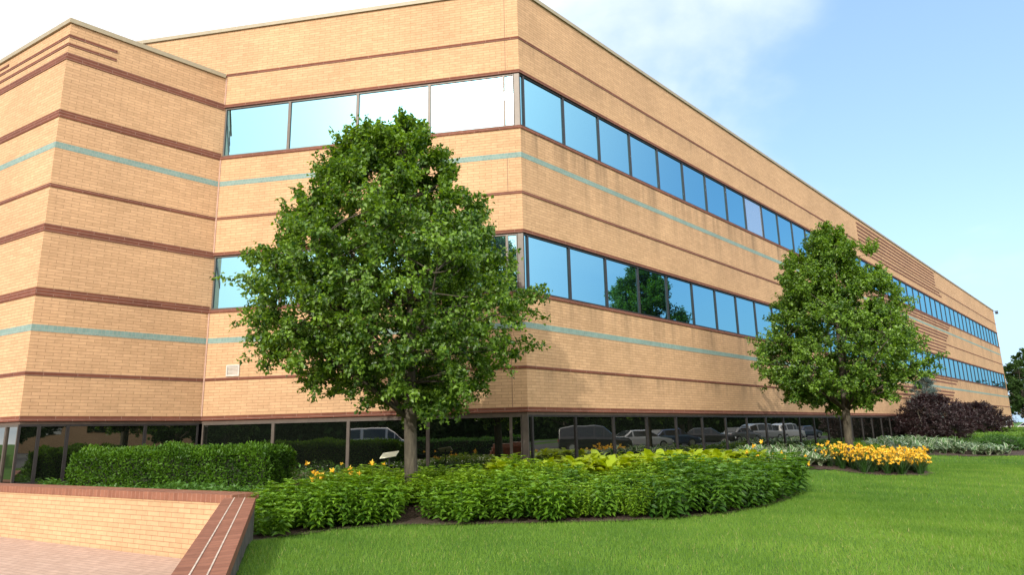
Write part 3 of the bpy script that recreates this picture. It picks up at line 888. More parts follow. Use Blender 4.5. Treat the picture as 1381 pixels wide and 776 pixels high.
def hosta_mesh(name, mat, seed, L=.30, W=.17, n=22):
    r = np.random.default_rng(seed)
    # three-column leaf so that the variegated margin can show: use UV across the leaf
    V, F, T, UV = strip_leaves(r, n, L, W, 1.0, 1.5, .04, 5, prof=broad)
    return raw_mesh(name, V, F, mat, uv=UV, tint=T, smooth=True)
def lily_mesh(seed, n=46, L=.55):
    r = np.random.default_rng(seed)
    V, F, T, UV = strip_leaves(r, n, L, .024, 1.25, 1.7, .08, 5, prof=strap)
    return raw_mesh('leaves', V, F, M['lily_leaf'], uv=UV, tint=T)
def flower_mesh(seed, s=.075):
    r = np.random.default_rng(seed)
    V, F, T, UV = strip_leaves(r, 6, s, s * .42, 1.1, 1.3, .004, 3, prof=broad, az_=[k * math.pi / 3 for k in range(6)], tint=(.3, 1), cup=.1)
    # stem
    k = len(V); V = list(V); T = list(T)
    return raw_mesh('flower', np.array(V), F, M['petal'], uv=UV, tint=np.array(T))
def bush_mesh(seed, n_st=30, h=.55, rad=.30, leaf=.105, mat='bush_leaf', wid=.5, per=6):
    r = np.random.default_rng(seed); c, d, n, L, T = [], [], [], [], []; stems = []
    for k in range(n_st):
        a = r.random() * 2 * math.pi; q = rad * math.sqrt(r.random())
        b = np.array([q * math.cos(a) * .6, q * math.sin(a) * .6, 0]); hh = h * r.uniform(.72, 1.08) * (1 - .25 * (q / rad) ** 2)
        tp = np.array([q * math.cos(a) * 1.35, q * math.sin(a) * 1.35, hh]); ti = r.uniform(.0, .75)
        for j in range(per):
            f = .22 + .78 * j / (per - 1); p = b + (tp - b) * f; ph = r.random() * 6.28
            m = 3 if j < per - 1 else 5
            for w in range(m):
                ang = ph + w * 2 * math.pi / m
                lowl = j < per - 1; dd = np.array([math.cos(ang), math.sin(ang), -.12 if lowl else .40]); qn = .55 if lowl else -.25
                c.append(p); d.append(dd); n.append(np.array([math.cos(ang) * qn, math.sin(ang) * qn, .9]) + r.normal(size=3) * .32)
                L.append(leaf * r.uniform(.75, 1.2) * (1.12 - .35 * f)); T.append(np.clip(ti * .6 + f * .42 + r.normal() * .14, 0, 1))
        ax = np.array([math.cos(a + 1.3), math.sin(a + 1.3), 0]) * .006
        stems.append(np.array([b * .25 - ax, b * .25 + ax, tp]))
    L = np.array(L)
    V, F, T = leaves(c, d, n, L, L * wid, np.array(T), fold=.16, droop=.22)
    o_ = len(V); V = np.concatenate([V] + stems); T = np.concatenate([T, np.full(3 * n_st, .3)])
    F = np.concatenate([F, np.arange(3 * n_st).reshape(-1, 3) + o_])
    return raw_mesh('foliage', V, F, M[mat], tint=T)

placed = []
def scatter(region, spacing, k, seed, margin=None):
    """dart throwing inside a plan polygon"""
    r = np.random.default_rng(seed); region = np.array(region); lo, hi = region.min(0), region.max(0); pts = []
    for _ in range(k * 60):
        if len(pts) >= k: break
        p = lo + (hi - lo) * r.random(2)
        if not in_poly(p[None], region)[0]: continue
        if all(np.hypot(*(p - q)) > spacing for q in pts): pts.append(p)
    return pts

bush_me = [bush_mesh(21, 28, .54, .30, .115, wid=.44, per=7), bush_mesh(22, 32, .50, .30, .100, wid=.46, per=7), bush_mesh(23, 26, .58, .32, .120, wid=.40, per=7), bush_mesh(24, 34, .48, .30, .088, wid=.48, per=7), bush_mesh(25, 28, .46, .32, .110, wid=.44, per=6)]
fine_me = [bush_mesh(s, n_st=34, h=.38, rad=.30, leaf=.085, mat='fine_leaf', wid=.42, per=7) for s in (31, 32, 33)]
def plant(name, meshes, pts, label, cat, group, r, smin=.85, smax=1.15, zoff=.01, top=None, h=.55):
    for i, p in enumerate(pts):
        o = obj(name, meshes[i % len(meshes)], None, (p[0], p[1], gz(p[0], p[1]) + zoff))
        o.rotation_euler = (r.normal() * .04, r.normal() * .04, r.random() * 6.28)
        s = r.uniform(smin, smax); o.scale = (s, s, s * r.uniform(.92, 1.08))
        if top is not None:
            und = .10 * math.sin(p[0] * 2.3 + 1) + .06 * math.sin(p[0] * 5.1 + p[1] * 3.7); k = min(1.2, max(.42, (top + und + r.normal() * .05 - gz(*p)) / h)); o.scale = (s * (.55 + .45 * k), s * (.55 + .45 * k), k)
        tag(o, label, cat, group)
pr = np.random.default_rng(99)
LEFT = [(-3.2, 9.3), (-2.55, 9.9), (-2.0, 10.2), (-2.1, 11.0), (-2.7, 11.2), (-3.6, 10.6), (-3.75, 9.9)]
FRONT = [(-1.3, 10.12), (0.02, 10.02), (1.1, 10.05), (2.15, 10.25), (3.0, 10.65), (3.75, 11.3), (4.55, 12.4), (5.25, 13.5), (5.5, 14.3), (4.8, 14.1), (3.6, 12.7), (2.6, 11.8), (1.0, 11.2), (-.4, 11.1), (-1.25, 11.1)]
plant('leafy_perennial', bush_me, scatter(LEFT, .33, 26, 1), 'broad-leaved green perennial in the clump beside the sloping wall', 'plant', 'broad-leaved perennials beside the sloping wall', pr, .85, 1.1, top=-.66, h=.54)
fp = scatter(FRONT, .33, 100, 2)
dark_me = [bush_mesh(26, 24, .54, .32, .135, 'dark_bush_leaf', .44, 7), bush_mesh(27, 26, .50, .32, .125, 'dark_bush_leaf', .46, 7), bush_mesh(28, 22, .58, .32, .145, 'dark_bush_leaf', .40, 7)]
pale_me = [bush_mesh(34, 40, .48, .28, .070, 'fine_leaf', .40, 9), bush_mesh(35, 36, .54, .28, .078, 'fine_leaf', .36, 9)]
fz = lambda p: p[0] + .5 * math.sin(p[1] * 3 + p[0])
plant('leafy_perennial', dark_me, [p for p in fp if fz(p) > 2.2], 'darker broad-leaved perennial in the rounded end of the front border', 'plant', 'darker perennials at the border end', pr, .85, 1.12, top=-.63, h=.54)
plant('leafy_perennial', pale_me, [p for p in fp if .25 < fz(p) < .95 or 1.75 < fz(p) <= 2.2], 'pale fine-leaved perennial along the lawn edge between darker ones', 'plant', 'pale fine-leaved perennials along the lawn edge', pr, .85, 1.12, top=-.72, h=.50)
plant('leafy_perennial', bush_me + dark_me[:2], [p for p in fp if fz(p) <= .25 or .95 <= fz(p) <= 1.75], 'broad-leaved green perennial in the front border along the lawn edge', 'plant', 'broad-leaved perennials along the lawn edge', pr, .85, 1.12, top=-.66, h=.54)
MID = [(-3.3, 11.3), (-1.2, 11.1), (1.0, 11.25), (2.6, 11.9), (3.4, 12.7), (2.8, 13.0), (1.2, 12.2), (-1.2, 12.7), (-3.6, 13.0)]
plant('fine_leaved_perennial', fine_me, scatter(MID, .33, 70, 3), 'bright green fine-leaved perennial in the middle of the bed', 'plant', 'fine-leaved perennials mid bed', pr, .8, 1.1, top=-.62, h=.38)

yh = [hosta_mesh('yellow_hosta', M['yellow_hosta'], s, .36, .13, 32) for s in (41, 42, 43)]
vh = [hosta_mesh('variegated_hosta', M['var_hosta'], s, .34, .12, 32) for s in (51, 52, 53)]
YEL = [(-.4, 12.2), (1.2, 12.1), (2.8, 12.9), (4.0, 13.6), (5.4, 15.0), (5.6, 16.4), (4.6, 16.6), (2.6, 14.9), (0.6, 13.3), (-.4, 12.9)]
plant('yellow_hosta', yh, scatter(YEL, .34, 85, 4), 'chartreuse yellow hosta in the drift between green border and windows', 'plant', 'yellow hostas in the bed', pr, 1.15, 1.5)
VAR = [(5.5, 15.0), (6.2, 16.3), (7.3, 17.3), (8.3, 18.2), (8.5, 20.6), (7.0, 20.2), (5.8, 18.2), (5.0, 16.2)]
plant('variegated_hosta', vh, scatter(VAR, .36, 80, 5), 'white-edged hosta in the drift left of the orange daylilies', 'plant', 'white-edged hostas left of the daylilies', pr, 1.05, 1.4)
VAR2 = [(11.6, 20.6), (12.9, 22.8), (14.7, 25.1), (17.0, 26.5), (19.6, 27.3), (20.3, 29.5), (17.5, 29.5), (14.5, 27.5), (12.2, 24.3)]
plant('variegated_hosta', vh, scatter(VAR2, .42, 165, 6), 'white-edged hosta in the long drift beyond the daylilies', 'plant', 'white-edged hostas beyond the daylilies', pr, 1.05, 1.5)

# daylilies: clump with leaves and single flowers
lil = [lily_mesh(s) for s in (61, 62, 63)]
flo = [flower_mesh(s) for s in (71, 72, 73)]
def scape_mesh(seed, n, R_=.36, h=(.26, .68)):
    r = np.random.default_rng(seed); mb = MB(); tips = []
    for k in range(n):
        a = r.random() * 6.28; q = R_ * math.sqrt(r.random()); hh = r.uniform(*h)
        tp = (q * math.cos(a), q * math.sin(a), hh); tips.append(tp)
        mb.tube([(tp[0] * .2, tp[1] * .2, 0), (tp[0] * .6, tp[1] * .6, hh * .6), tp], [.005, .004, .003], 4, cap=False)
    return raw_mesh('flower_stems', mb.V, mb.F, M['stem']), tips
M['stem'] = plain('green_stem', (0.025, 0.060, 0.014), .6)
def daylily(p, n_fl, seed, label, group, sc=1.0, fs=1.0):
    r = np.random.default_rng(seed)
    root = empty('daylily', (p[0], p[1], gz(*p)), r.random() * 6.28, label, 'flower', group)
    root.scale = (sc,) * 3
    obj('leaves', lil[seed % 3], root)
    me, tips = scape_mesh(seed, n_fl); obj('flower_stem', me, root)
    for t in tips:
        o = obj('flower', flo[r.integers(3)], root, t)
        o.rotation_euler = (r.normal() * .6 - .3, r.normal() * .6, r.random() * 6.28); s = fs * r.uniform(.85, 1.25); o.scale = (s,) * 3
LIL = [(8.0, 17.85), (9.3, 17.65), (10.2, 17.6), (10.8, 18.2), (11.3, 19.5), (10.6, 19.6), (9.7, 18.7), (8.3, 18.35)]
for i, p in enumerate(scatter(LIL, .30, 34, 8)): daylily(p, 20, 100 + i, 'daylily crowded with orange yellow flowers below the right-hand tree', 'daylilies below the right-hand tree', .88, 1.15)
for i, p in enumerate([(5.25, 14.3), (5.45, 14.9), (5.1, 15.2), (5.55, 13.9)]): daylily(p, 3, 140 + i, 'sparse orange daylily at the rounded end of the front border', 'daylilies at the end of the border', 1.0, 1.1)
for i, p in enumerate([(-3.35, 11.7), (-3.05, 11.9), (-2.75, 11.6), (-3.6, 11.95), (-2.45, 11.75)]): daylily(p, 5, 150 + i, 'orange daylily between the hedge and the large tree', 'daylilies between hedge and tree', .80, 1.35)

# ground cover along the walls: nobody could count it
def cover(name, poly, k, leaf, mat, seed, label, h=.12, kind='stuff'):
    r = np.random.default_rng(seed); poly = np.array(poly); lo, hi = poly.min(0), poly.max(0)
    p = lo + (hi - lo) * r.random((k * 3, 2)); p = p[in_poly(p, poly)][:k]; k = len(p)
    hh = h * (.55 + .45 * np.sin(p[:, 0] * 3.1) * np.cos(p[:, 1] * 2.7)) * r.uniform(.3, 1.15, k)
    c = np.concatenate([p, (ground_z(p) + .02 + hh)[:, None]], 1)
    d = rdir(k, r); d[:, 2] = np.abs(d[:, 2]) * .6; n = rdir(k, r) * .5 + np.array([0, 0, 1.])
    L = leaf * r.uniform(.7, 1.3, k)
    V, F, T = leaves(c, d, n, L, L * .5, np.clip(.3 + hh / h * .5 + r.normal(size=k) * .15, 0, 1))
    o = obj(name, raw_mesh(name, V, F, M[mat], tint=T)); tag(o, label, 'ground cover', None, kind); return o
cover('ground_cover', [(-7.2, 15.3), (-.2, 14.2), (.6, 14.2), (7.6, 21.9), (14, 28.9), (30, 46.0), (33.5, 46), (30, 38.5), (21, 30), (17, 29.6), (11.9, 24.4), (9.4, 21.6), (7.2, 20.6), (5.3, 17.6), (3.4, 16.0), (.5, 12.9), (-1.2, 12.4), (-3.6, 12.6), (-6.8, 13.9)], 60000, .10, 'cover_leaf', 81, 'low green ground cover along the foot of the windows', .22)
cover('ground_cover', [(-9.3, 13.5), (-8.9, 13.1), (-4.0, 10.25), (-3.5, 9.95), (-3.5, 10.8), (-4.2, 11.9), (-8.3, 12.6), (-8.9, 13.7)], 3500, .09, 'cover_leaf', 82, 'low green tufts between the hedge and the plaza wall', .16)
cover('ground_cover', [(10.8, 19.6), (11.6, 20.6), (12.2, 24.3), (11.4, 24.2), (10.0, 21.6), (8.7, 20.7), (8.5, 19.6), (9.5, 20.2)], 5000, .11, 'fine_leaf', 83, 'bright green low planting around the right-hand tree', .28)

# far planting on the right
clipped('boxwood', (21.7, 31.0, gz(21.7, 31) - .02), .2, (2.0, 1.5, .62), 5000, .07, 'box_leaf', 91, 'dark green rounded boxwood at the lawn edge near the right border', 'shrub', round_=True, rough=.05)
clipped('boxwood', (23.3, 31.9, gz(23.3, 31.9) - .02), .9, (1.5, 1.3, .5), 3500, .07, 'box_leaf', 92, 'small rounded boxwood just left of the brick pier', 'shrub', round_=True, rough=.05)
clipped('low_hedge', (26.0, 37.5, gz(26, 37.5)), R(18), (9, .9, .36), 14000, .08, 'lime_leaf', 93, 'low clipped bright green hedge in front, on the right', 'hedge', rough=.05)
clipped('low_hedge', (30.0, 44.0, gz(30, 44)), R(14), (12, 1.1, .42), 14000, .09, 'lime_leaf', 94, 'low clipped hedge behind the other, nearest the red-leaved trees', 'hedge', rough=.05)
mb = MB(); mb.box((0, 0, .24), (1.4, .5, .48), 0); 
pier = empty('brick_pier', (24.75, 33.0, gz(24.75, 33)), R(20), 'low pinkish brick pier at the right border of the lawn', 'wall')
mb.build('pier_body', brick_mat('pink_brick', (0.42, 0.22, 0.16), (0.48, 0.26, 0.19), (0.35, 0.25, 0.2)), pier)
mb = MB(); mb.box((0, 0, .52), (1.5, .6, .07)); mb.build('pier_cap', M['soffit'], pier)

make_tree('japanese_maple', (20.85, 34.2, gz(20.85, 34.2)), [(.20, 1.0), (.5, 1.65), (.95, 1.7), (1.4, 1.5), (1.8, 1.05), (2.15, .4)], .09, .4, 201, 'dark purple red-leaved dome-shaped maple, the nearer of the two', n_clump=170, twigs=6, lpt=34, leaf=.085, mat='maple_leaf', wid=.45)
make_tree('japanese_maple', (29.6, 44.0, gz(29.6, 44)), [(.25, 1.0), (.55, 1.5), (1.0, 1.55), (1.4, 1.3), (1.75, .9), (2.05, .4)], .09, .4, 202, 'dark purple red-leaved dome-shaped maple, the farther and smaller-looking one', n_clump=150, twigs=6, lpt=32, leaf=.095, mat='maple_leaf', wid=.45)
make_tree('blue_spruce', (22.3, 37.0, gz(22.3, 37.0)), [(.3, .8), (.8, .85), (1.7, .8), (2.4, .65), (3.0, .4), (3.6, .1)], .07, .3, 203, 'pale blue-grey conifer half hidden behind the right-hand tree', n_clump=90, twigs=6, lpt=40, leaf=.10, mat='spruce_leaf', wid=.22)

# trees beyond the right end and trees across the lot (seen in the glass)
GEN = [(2.0, 1.4), (2.8, 2.6), (4.0, 3.3), (5.4, 3.4), (6.8, 2.9), (8.0, 2.0), (8.9, .8)]
ft = make_tree('broadleaf_tree', (65.6, 88.0, -1.4), GEN, .22, 2, 301, 'dark green tree just past the far end of the building', n_clump=120, twigs=6, lpt=30, leaf=.24, mat='far_leaf')
copy_thing(ft, (72.5, 93, -1.4), 1.7, 1.3, 'taller green tree at the right border behind the others', None)
copy_thing(ft, (68.2, 84, -1.4), 4.1, .6, 'small tree peeping out low between the two end trees', None)
ref = [(20, 4, .95), (44, 22, 1.2), (52, 28, 1.35), (60, 34, 1.2), (68, 40, 1.5), (80, 38, 1.5), (95, 50, 1.6), (98, 64, 1.5), (100, 78, 1.7), (75, 27, 1.4), (88, 44, 1.7), (-28, -30, 1.0), (-18, -34, 1.1), (-8, -38, 1.0), (2, -36, 1.1), (14, -34, .95), (26, -26, 1.1), (38, -18, 1.0), (-40, -18, .8), (50, -4, 1.3), (60, 6, 1.3)]
for i, (x, y, s) in enumerate(ref):
    copy_thing(ft, (x, y, -1.45), i * 1.3, (s, s, s * .8), 'dark tree across the parking lot, mirrored in the glass', 'trees across the parking lot')
def woodland(path, k, seed, label, hh=11):
    r = np.random.default_rng(seed); path = np.array(path, float); sg_ = np.linalg.norm(np.diff(path, axis=0), axis=1); cum = np.concatenate([[0], np.cumsum(sg_)])
    s = r.random(k) * cum[-1]; p = np.stack([np.interp(s, cum, path[:, i]) for i in (0, 1)], 1) + r.normal(size=(k, 2)) * 2.2
    top = hh * (.72 + .16 * np.sin(s * .33) + .12 * np.sin(s * .83 + 1))
    z = -1.4 + top * r.random(k) ** .8
    d = rdir(k, r); n = rdir(k, r) + np.array([0, 0, .6]); L = r.uniform(.6, 1.3, k)
    V, F, T = leaves(np.concatenate([p, z[:, None]], 1), d, n, L, L * .8, np.clip(r.normal(size=k) * .25 + .4, 0, 1))
    V = list(V); F = [tuple(f) for f in F]; T = list(T); ss = np.linspace(0, cum[-1], 120); b0 = len(V)
    for q in ss:
        x_, y_ = (np.interp(q, cum, path[:, i]) for i in (0, 1)); t_ = hh * (.72 + .16 * math.sin(q * .33) + .12 * math.sin(q * .83 + 1)) - 3
        V += [np.array([x_, y_, -1.6]), np.array([x_, y_, t_])]; T += [0, 0]
    for i in range(119): F.append((b0 + 2 * i, b0 + 2 * i + 2, b0 + 2 * i + 3, b0 + 2 * i + 1))
    o = obj('woodland', raw_mesh('woodland', np.array(V), F, M['wood_leaf'], tint=np.array(T))); tag(o, label, 'trees', None, 'stuff')
woodland([(190, 205), (150, 150), (128, 104), (118, 60), (106, 20), (80, -20)], 24000, 601, 'dark belt of woodland beyond the parking lot, mirrored in the long wall', 12)
woodland([(20, -52), (-20, -50), (-52, -44), (-70, -16), (-64, 14)], 16000, 602, 'dark belt of woodland behind the camera side of the lot', 12)
# shrub belt between lawn and parked cars
for i, (x, y, rz, w) in enumerate([(22, 8, .35, 9), (-14, -16, -.3, 12), (-2, -19, -.15, 12)]):
    clipped('hedge', (x, y, -1.42), rz, (w, 1.0, 1.1), 5000, .14, 'box_leaf', 400 + i, ['dark hedge at the lot corner, mirrored in the long window wall', 'dark hedge mirrored in the angled glass, farther left', 'dark hedge mirrored in the angled glass, farther right'][i], 'hedge', rough=.06)

# ------------------------------------------------------------------ cars
M['tyre'] = plain('tyre_rubber', (0.02, 0.02, 0.02), .85); M['rim'] = plain('alloy_rim', (0.45, 0.45, 0.46), .3, .8)
M['carglass'] = plain('car_glass', (0.02, 0.025, 0.03), .08); M['red_lens'] = plain('red_lens', (0.45, 0.02, 0.02), .2); M['lens'] = plain('clear_lens', (0.7, 0.72, 0.75), .15)
paint = {}
def car_paint(nm, c):
    t = NT(nm + '_car_paint'); t.b.inputs['Base Color'].default_value = (*c, 1); t.b.inputs['Roughness'].default_value = .28
    t.b.inputs['Coat Weight'].default_value = .8; t.b.inputs['Coat Roughness'].default_value = .06; return t.m
for nm, c in (('black', (.012, .012, .014)), ('white', (.72, .72, .72)), ('silver', (.42, .43, .45)), ('navy', (.02, .035, .09)), ('maroon', (.16, .015, .02)), ('grey', (.14, .14, .15)), ('sky', (.16, .30, .50))): paint[nm] = car_paint(nm, c)
def make_car(kind, col, loc, rz, label, group):
    # stations along length: x, belt height, roof height (None = no cabin), half width
    if kind == 'sedan': st = [(-2.35, .72, .74, .78), (-2.2, .88, .90, .86), (-1.55, .95, .97, .90), (-.95, .95, 1.40, .91), (.45, .94, 1.43, .91), (1.15, .92, .95, .91), (2.1, .78, .80, .86), (2.38, .60, .62, .76)]
    elif kind == 'suv': st = [(-2.3, .80, .95, .84), (-2.22, 1.0, 1.55, .90), (-1.2, 1.02, 1.74, .93), (0, 1.02, 1.76, .93), (.55, 1.0, 1.68, .93), (1.25, .98, 1.02, .92), (2.15, .90, .93, .88), (2.38, .70, .72, .80)]
    else: st = [(-2.5, .85, 1.2, .88), (-2.45, 1.1, 1.9, .95), (-1.2, 1.12, 1.98, .97), (.8, 1.1, 1.96, .97), (1.35, 1.06, 1.6, .96), (1.95, 1.0, 1.06, .94), (2.4, .85, .88, .9), (2.55, .65, .68, .82)]
    root = empty(kind + '_car' if kind != 'van' else 'van', loc, rz, label, 'car' if kind != 'van' else 'van', group)
    rings = []
    for x, b, t, w in st:
        rw = w * (.80 if t - b > .1 else .97)
        half = [(w * .90, .26), (w, .42), (w * 1.0, b - .12), (w * .96, b), (rw, max(b + .008, t - .05)), (rw * .82, max(b + .012, t))]
        rings.append([(x, -y, z) for y, z in half] + [(x, y, z) for y, z in half[::-1]])
    V = [p for r_ in rings for p in r_]; n = len(rings[0]); F = []
    for i in range(len(rings) - 1):
        for k in range(n - 1): F.append((i * n + k, (i + 1) * n + k, (i + 1) * n + k + 1, i * n + k + 1))
        F.append((i * n + n - 1, (i + 1) * n + n - 1, (i + 1) * n, i * n))
    F.append(tuple(range(n))); F.append(tuple((len(rings) - 1) * n + k for k in range(n))[::-1])
    o = obj('body', raw_mesh('body', V, F, paint[col], smooth=False), root); bevel(o, .03, 2)
    # glazing, slightly proud
    for k0, k1, nm in ((3, 4, 'side_window'), (7, 8, 'side_window')):
        mb = MB()
        for i in range(len(st) - 1):
            if st[i][2] - st[i][1] > .1 or st[i + 1][2] - st[i + 1][1] > .1:
                q = [Vector(rings[i][k0]), Vector(rings[i + 1][k0]), Vector(rings[i + 1][k1]), Vector(rings[i][k1])]
                c = sum(q, Vector()) / 4; q = [c + (v - c) * .86 + Vector((0, (.012 if c.y > 0 else -.012), 0)) for v in q]
                mb.face(q if c.y < 0 else q)
        mb.build(nm, M['carglass'], root)
    for i in range(len(st) - 1):
        a, b = st[i][2] - st[i][1] > .1, st[i + 1][2] - st[i + 1][1] > .1
        if a != b or (i == 0 and a):
            mb = MB(); q = [Vector(rings[i][5]), Vector(rings[i][6]), Vector(rings[i + 1][6]), Vector(rings[i + 1][5])]
            c = sum(q, Vector()) / 4; q = [c + (v - c) * .9 + Vector((.01 if b is False else -.01, 0, .02)) for v in q]; mb.face(q)
            mb.build('windscreen' if not b else 'rear_window', M['carglass'], root)
    for sx in (-1.42, 1.42):
        for sy in (-1, 1):
            w = MB(); w.tube([(sx, sy * .70, .33), (sx, sy * .93, .33)], .33, 18); wo = w.build('wheel', M['tyre'], root)
            w = MB(); w.tube([(sx, sy * .925, .33), (sx, sy * .945, .33)], .21, 14); w.build('rim', M['rim'], wo)
    for sy in (-1, 1):
        w = MB(); w.box((st[-1][0] - .08, sy * .62, st[-1][1] - .02), (.2, .3, .12)); w.build('headlight', M['lens'], root)
        w = MB(); w.box((st[0][0] + .03, sy * .68, st[0][1] - .02), (.1, .24, .16)); w.build('taillight', M['red_lens'], root)
    return root
car0 = {}
def put(kind, col, x, y, rz, label, group='cars parked across the lot'):
    key = (kind, col)
    if key not in car0: car0[key] = make_car(kind, col, (x, y, -1.38), rz, label, group); return
    copy_thing(car0[key], (x, y, -1.38), rz, None, label, group)
PARK = R(20)
put('suv', 'black', 28.9, 21.65, R(105), 'black sport utility car, first in the row mirrored in the long ground floor windows')
put('sedan', 'silver', 34.1, 25.9, R(75), 'silver saloon car second in the mirrored row')
put('sedan', 'navy', 37.3, 29.0, R(70), 'navy saloon car third in the mirrored row')
put('sedan', 'black', 42.1, 33.6, R(112), 'black saloon car mirrored side-on in the glass')
put('sedan', 'grey', 48.5, 39.2, R(60), 'grey saloon car in the mirrored row')
put('suv', 'silver', 54.2, 43.8, R(65), 'silver sport utility car in the mirrored row')
put('suv', 'white', 58.6, 48.6, R(60), 'white sport utility car toward the far end of the mirrored row')
put('sedan', 'navy', 64, 53.5, R(60), 'navy saloon car last in the mirrored row')
put('van', 'silver', -25.0, -18.6, R(-32), 'silver van mirrored in the angled ground floor glass', 'vans in the lot')
put('sedan', 'white', 55.2, 73.5, R(140), 'white car peeping over the hedge past the far end of the building', 'cars past the far end')
put('suv', 'sky', 59.6, 78.0, R(140), 'light blue car peeping over the hedge at the right border', 'cars past the far end')

# brick steps of the plaza, mirrored in the angled glass
st_ = empty('brick_steps', (-6.2, -.9, PLZ), R(-35), 'red brick steps with pale nosings across the plaza', 'steps')
for k in range(8):
    mb = MB(); mb.box((0, k * .34, .07 + k * .15), (3.0, .34 + .02, .14 + .002 * k)); mb.build('step', M['red_brick'], st_)
    mb = MB(); mb.box((0, k * .34 - .15, .152 + k * .15), (3.02, .08, .02)); mb.build('nosing', M['joint_white'], st_)

# distant tan building across the lot, mirrored in the bay's glass
fb = empty('distant_building', (70, -38, -1.4), R(60), 'low tan brick building far across the parking lot', 'building')
mb = MB(); mb.box((0, 0, 3.2), (60, 18, 6.4)); mb.build('brick_wall', M['brick'], fb)
mb = MB(); mb.box((0, 0, 6.6), (61, 19, .5)); mb.build('roof', M['white_metal'], fb)
for k in range(10):
    mb = MB(); mb.box((-26 + k * 5.8, 9.02, 3.2), (3.6, .08, 1.6)); mb.build('window', M['glass_ground'], fb)

# little plate on a stake in the bed
sg = empty('plant_marker', (-2.43, 13.3, gz(-2.43, 13.3)), R(-8), 'small pale tilted plate on a short stake under the angled windows', 'sign')
mb = MB(); mb.tube([(0, 0, -.05), (0, 0, .50)], .012, 8); mb.build('stake', M['frame'], sg)
mb = MB(); mb.hexa([(-.16, -.10, .43), (.16, -.10, .47), (.16, .10, .555), (-.16, .10, .515), (-.16, -.10, .445), (.16, -.10, .485), (.16, .10, .57), (-.16, .10, .53)]); mb.build('plate', plain('pale_plate', (.72, .74, .55), .5, var=.05), sg)

# ------------------------------------------------------------------ lawn blades (nobody could count them)
def grass(k, region, seed, hmin, hmax, w):
    r = np.random.default_rng(seed); reg = np.array(region); lo, hi = reg.min(0), reg.max(0)
    p = lo + (hi - lo) * r.random((k * 4, 2)); p = p[in_poly(p, reg)]
    p = p[~in_poly(p, BEDG)]
    q = p - NW_far
    side = q @ lf; fr_ = q @ NW_dir
    ok = ~((side > -.02) & (p[:, 1] < 9.6) & (p[:, 0] < 3))
    p = p[ok][:k]; return p, r
BEDG = BED.copy()
def grass_mesh(parts):
    VV, FF, TT = [], [], []; off = 0
    for p, r, hmin, hmax, w in parts:
        k = len(p); z = ground_z(p) - .004
        h = r.uniform(hmin, hmax, k); a = r.random(k) * 2 * np.pi; ln = r.uniform(.1, .75, k) * h
        s = np.stack([-np.sin(a), np.cos(a), np.zeros(k)], 1) * (w * .5) * r.uniform(.7, 1.3, k)[:, None]
        b = r.random(k) * 2 * np.pi
        base = np.concatenate([p, z[:, None]], 1)
        tip = base + np.stack([np.cos(b) * ln, np.sin(b) * ln, h], 1)
        V = np.stack([base - s, base + s, tip], 1).reshape(-1, 3)
        F = np.arange(k * 3).reshape(-1, 3) + off; off += k * 3
        rw = np.random.default_rng(77); big = np.full(k, .44)
        for q in range(14):
            w_ = 2 ** rw.uniform(-1.2, 2.6); th = rw.random() * 6.28
            big = big + .062 * w_ ** -.35 * np.sin(w_ * (p[:, 0] * np.cos(th) + p[:, 1] * np.sin(th)) + rw.random() * 6.28)
        T = np.clip(big + r.normal(size=k) * .15, 0, .86)
        T = np.where(r.random(k) < np.clip(.015 + .10 * (big - .45), .01, .09), 1.0, T)
        VV.append(V); FF.append(F); TT.append(np.repeat(T, 3))
    return raw_mesh('lawn_grass', np.concatenate(VV), np.concatenate(FF), M['grass'], tint=np.concatenate(TT))
near = grass(230000, [(-4.2, 9.6), (-1.6, 3.4), (4.5, 3.4), (8.5, 10), (6, 13.5), (3, 12), (-2, 10.5)], 501, .03, .06, .006)
mid = grass(150000, [(5.0, 4.5), (14, 12), (20, 20), (12, 23), (9, 18.5), (5.5, 15), (4.5, 11)], 502, .03, .065, .010)
farg = grass(70000, [(14, 12), (30, 22), (36, 38), (24, 32), (12, 23)], 503, .03, .07, .016)
o = obj('lawn_grass', grass_mesh([(*near, .028, .060, .006), (*mid, .03, .065, .010), (*farg, .03, .07, .018)]))
tag(o, 'short mown bright green lawn grass', 'grass', None, 'stuff')

# ------------------------------------------------------------------ daylight
SUN_AZ, SUN_EL = -158.0, 28.0
sd = np.array([math.sin(R(SUN_AZ)) * math.cos(R(SUN_EL)), math.cos(R(SUN_AZ)) * math.cos(R(SUN_EL)), math.sin(R(SUN_EL))])
ld = D.lights.new('sun', 'SUN'); ld.energy = 2.05; ld.angle = R(0.7); ld.color = (1.0, 0.94, 0.85)
so = D.objects.new('sun', ld); COL.objects.link(so)
so.rotation_euler = Vector(sd).to_track_quat('Z', 'Y').to_euler()
wd = D.worlds.new('World'); SC.world = wd; wd.use_nodes = True
nt = wd.node_tree; N = nt.nodes; bg = N['Background']
sky = N.new('ShaderNodeTexSky'); sky.sky_type = 'NISHITA'; sky.sun_disc = False
sky.sun_elevation = R(SUN_EL); sky.sun_rotation = R(SUN_AZ); sky.air_density = 1.0; sky.dust_density = 1.2; sky.ozone_density = 1.0
tc = N.new('ShaderNodeTexCoord')
def wn(t, **k):
    n = N.new(t)
    for a, b in k.items(): setattr(n, a, b)
    return n
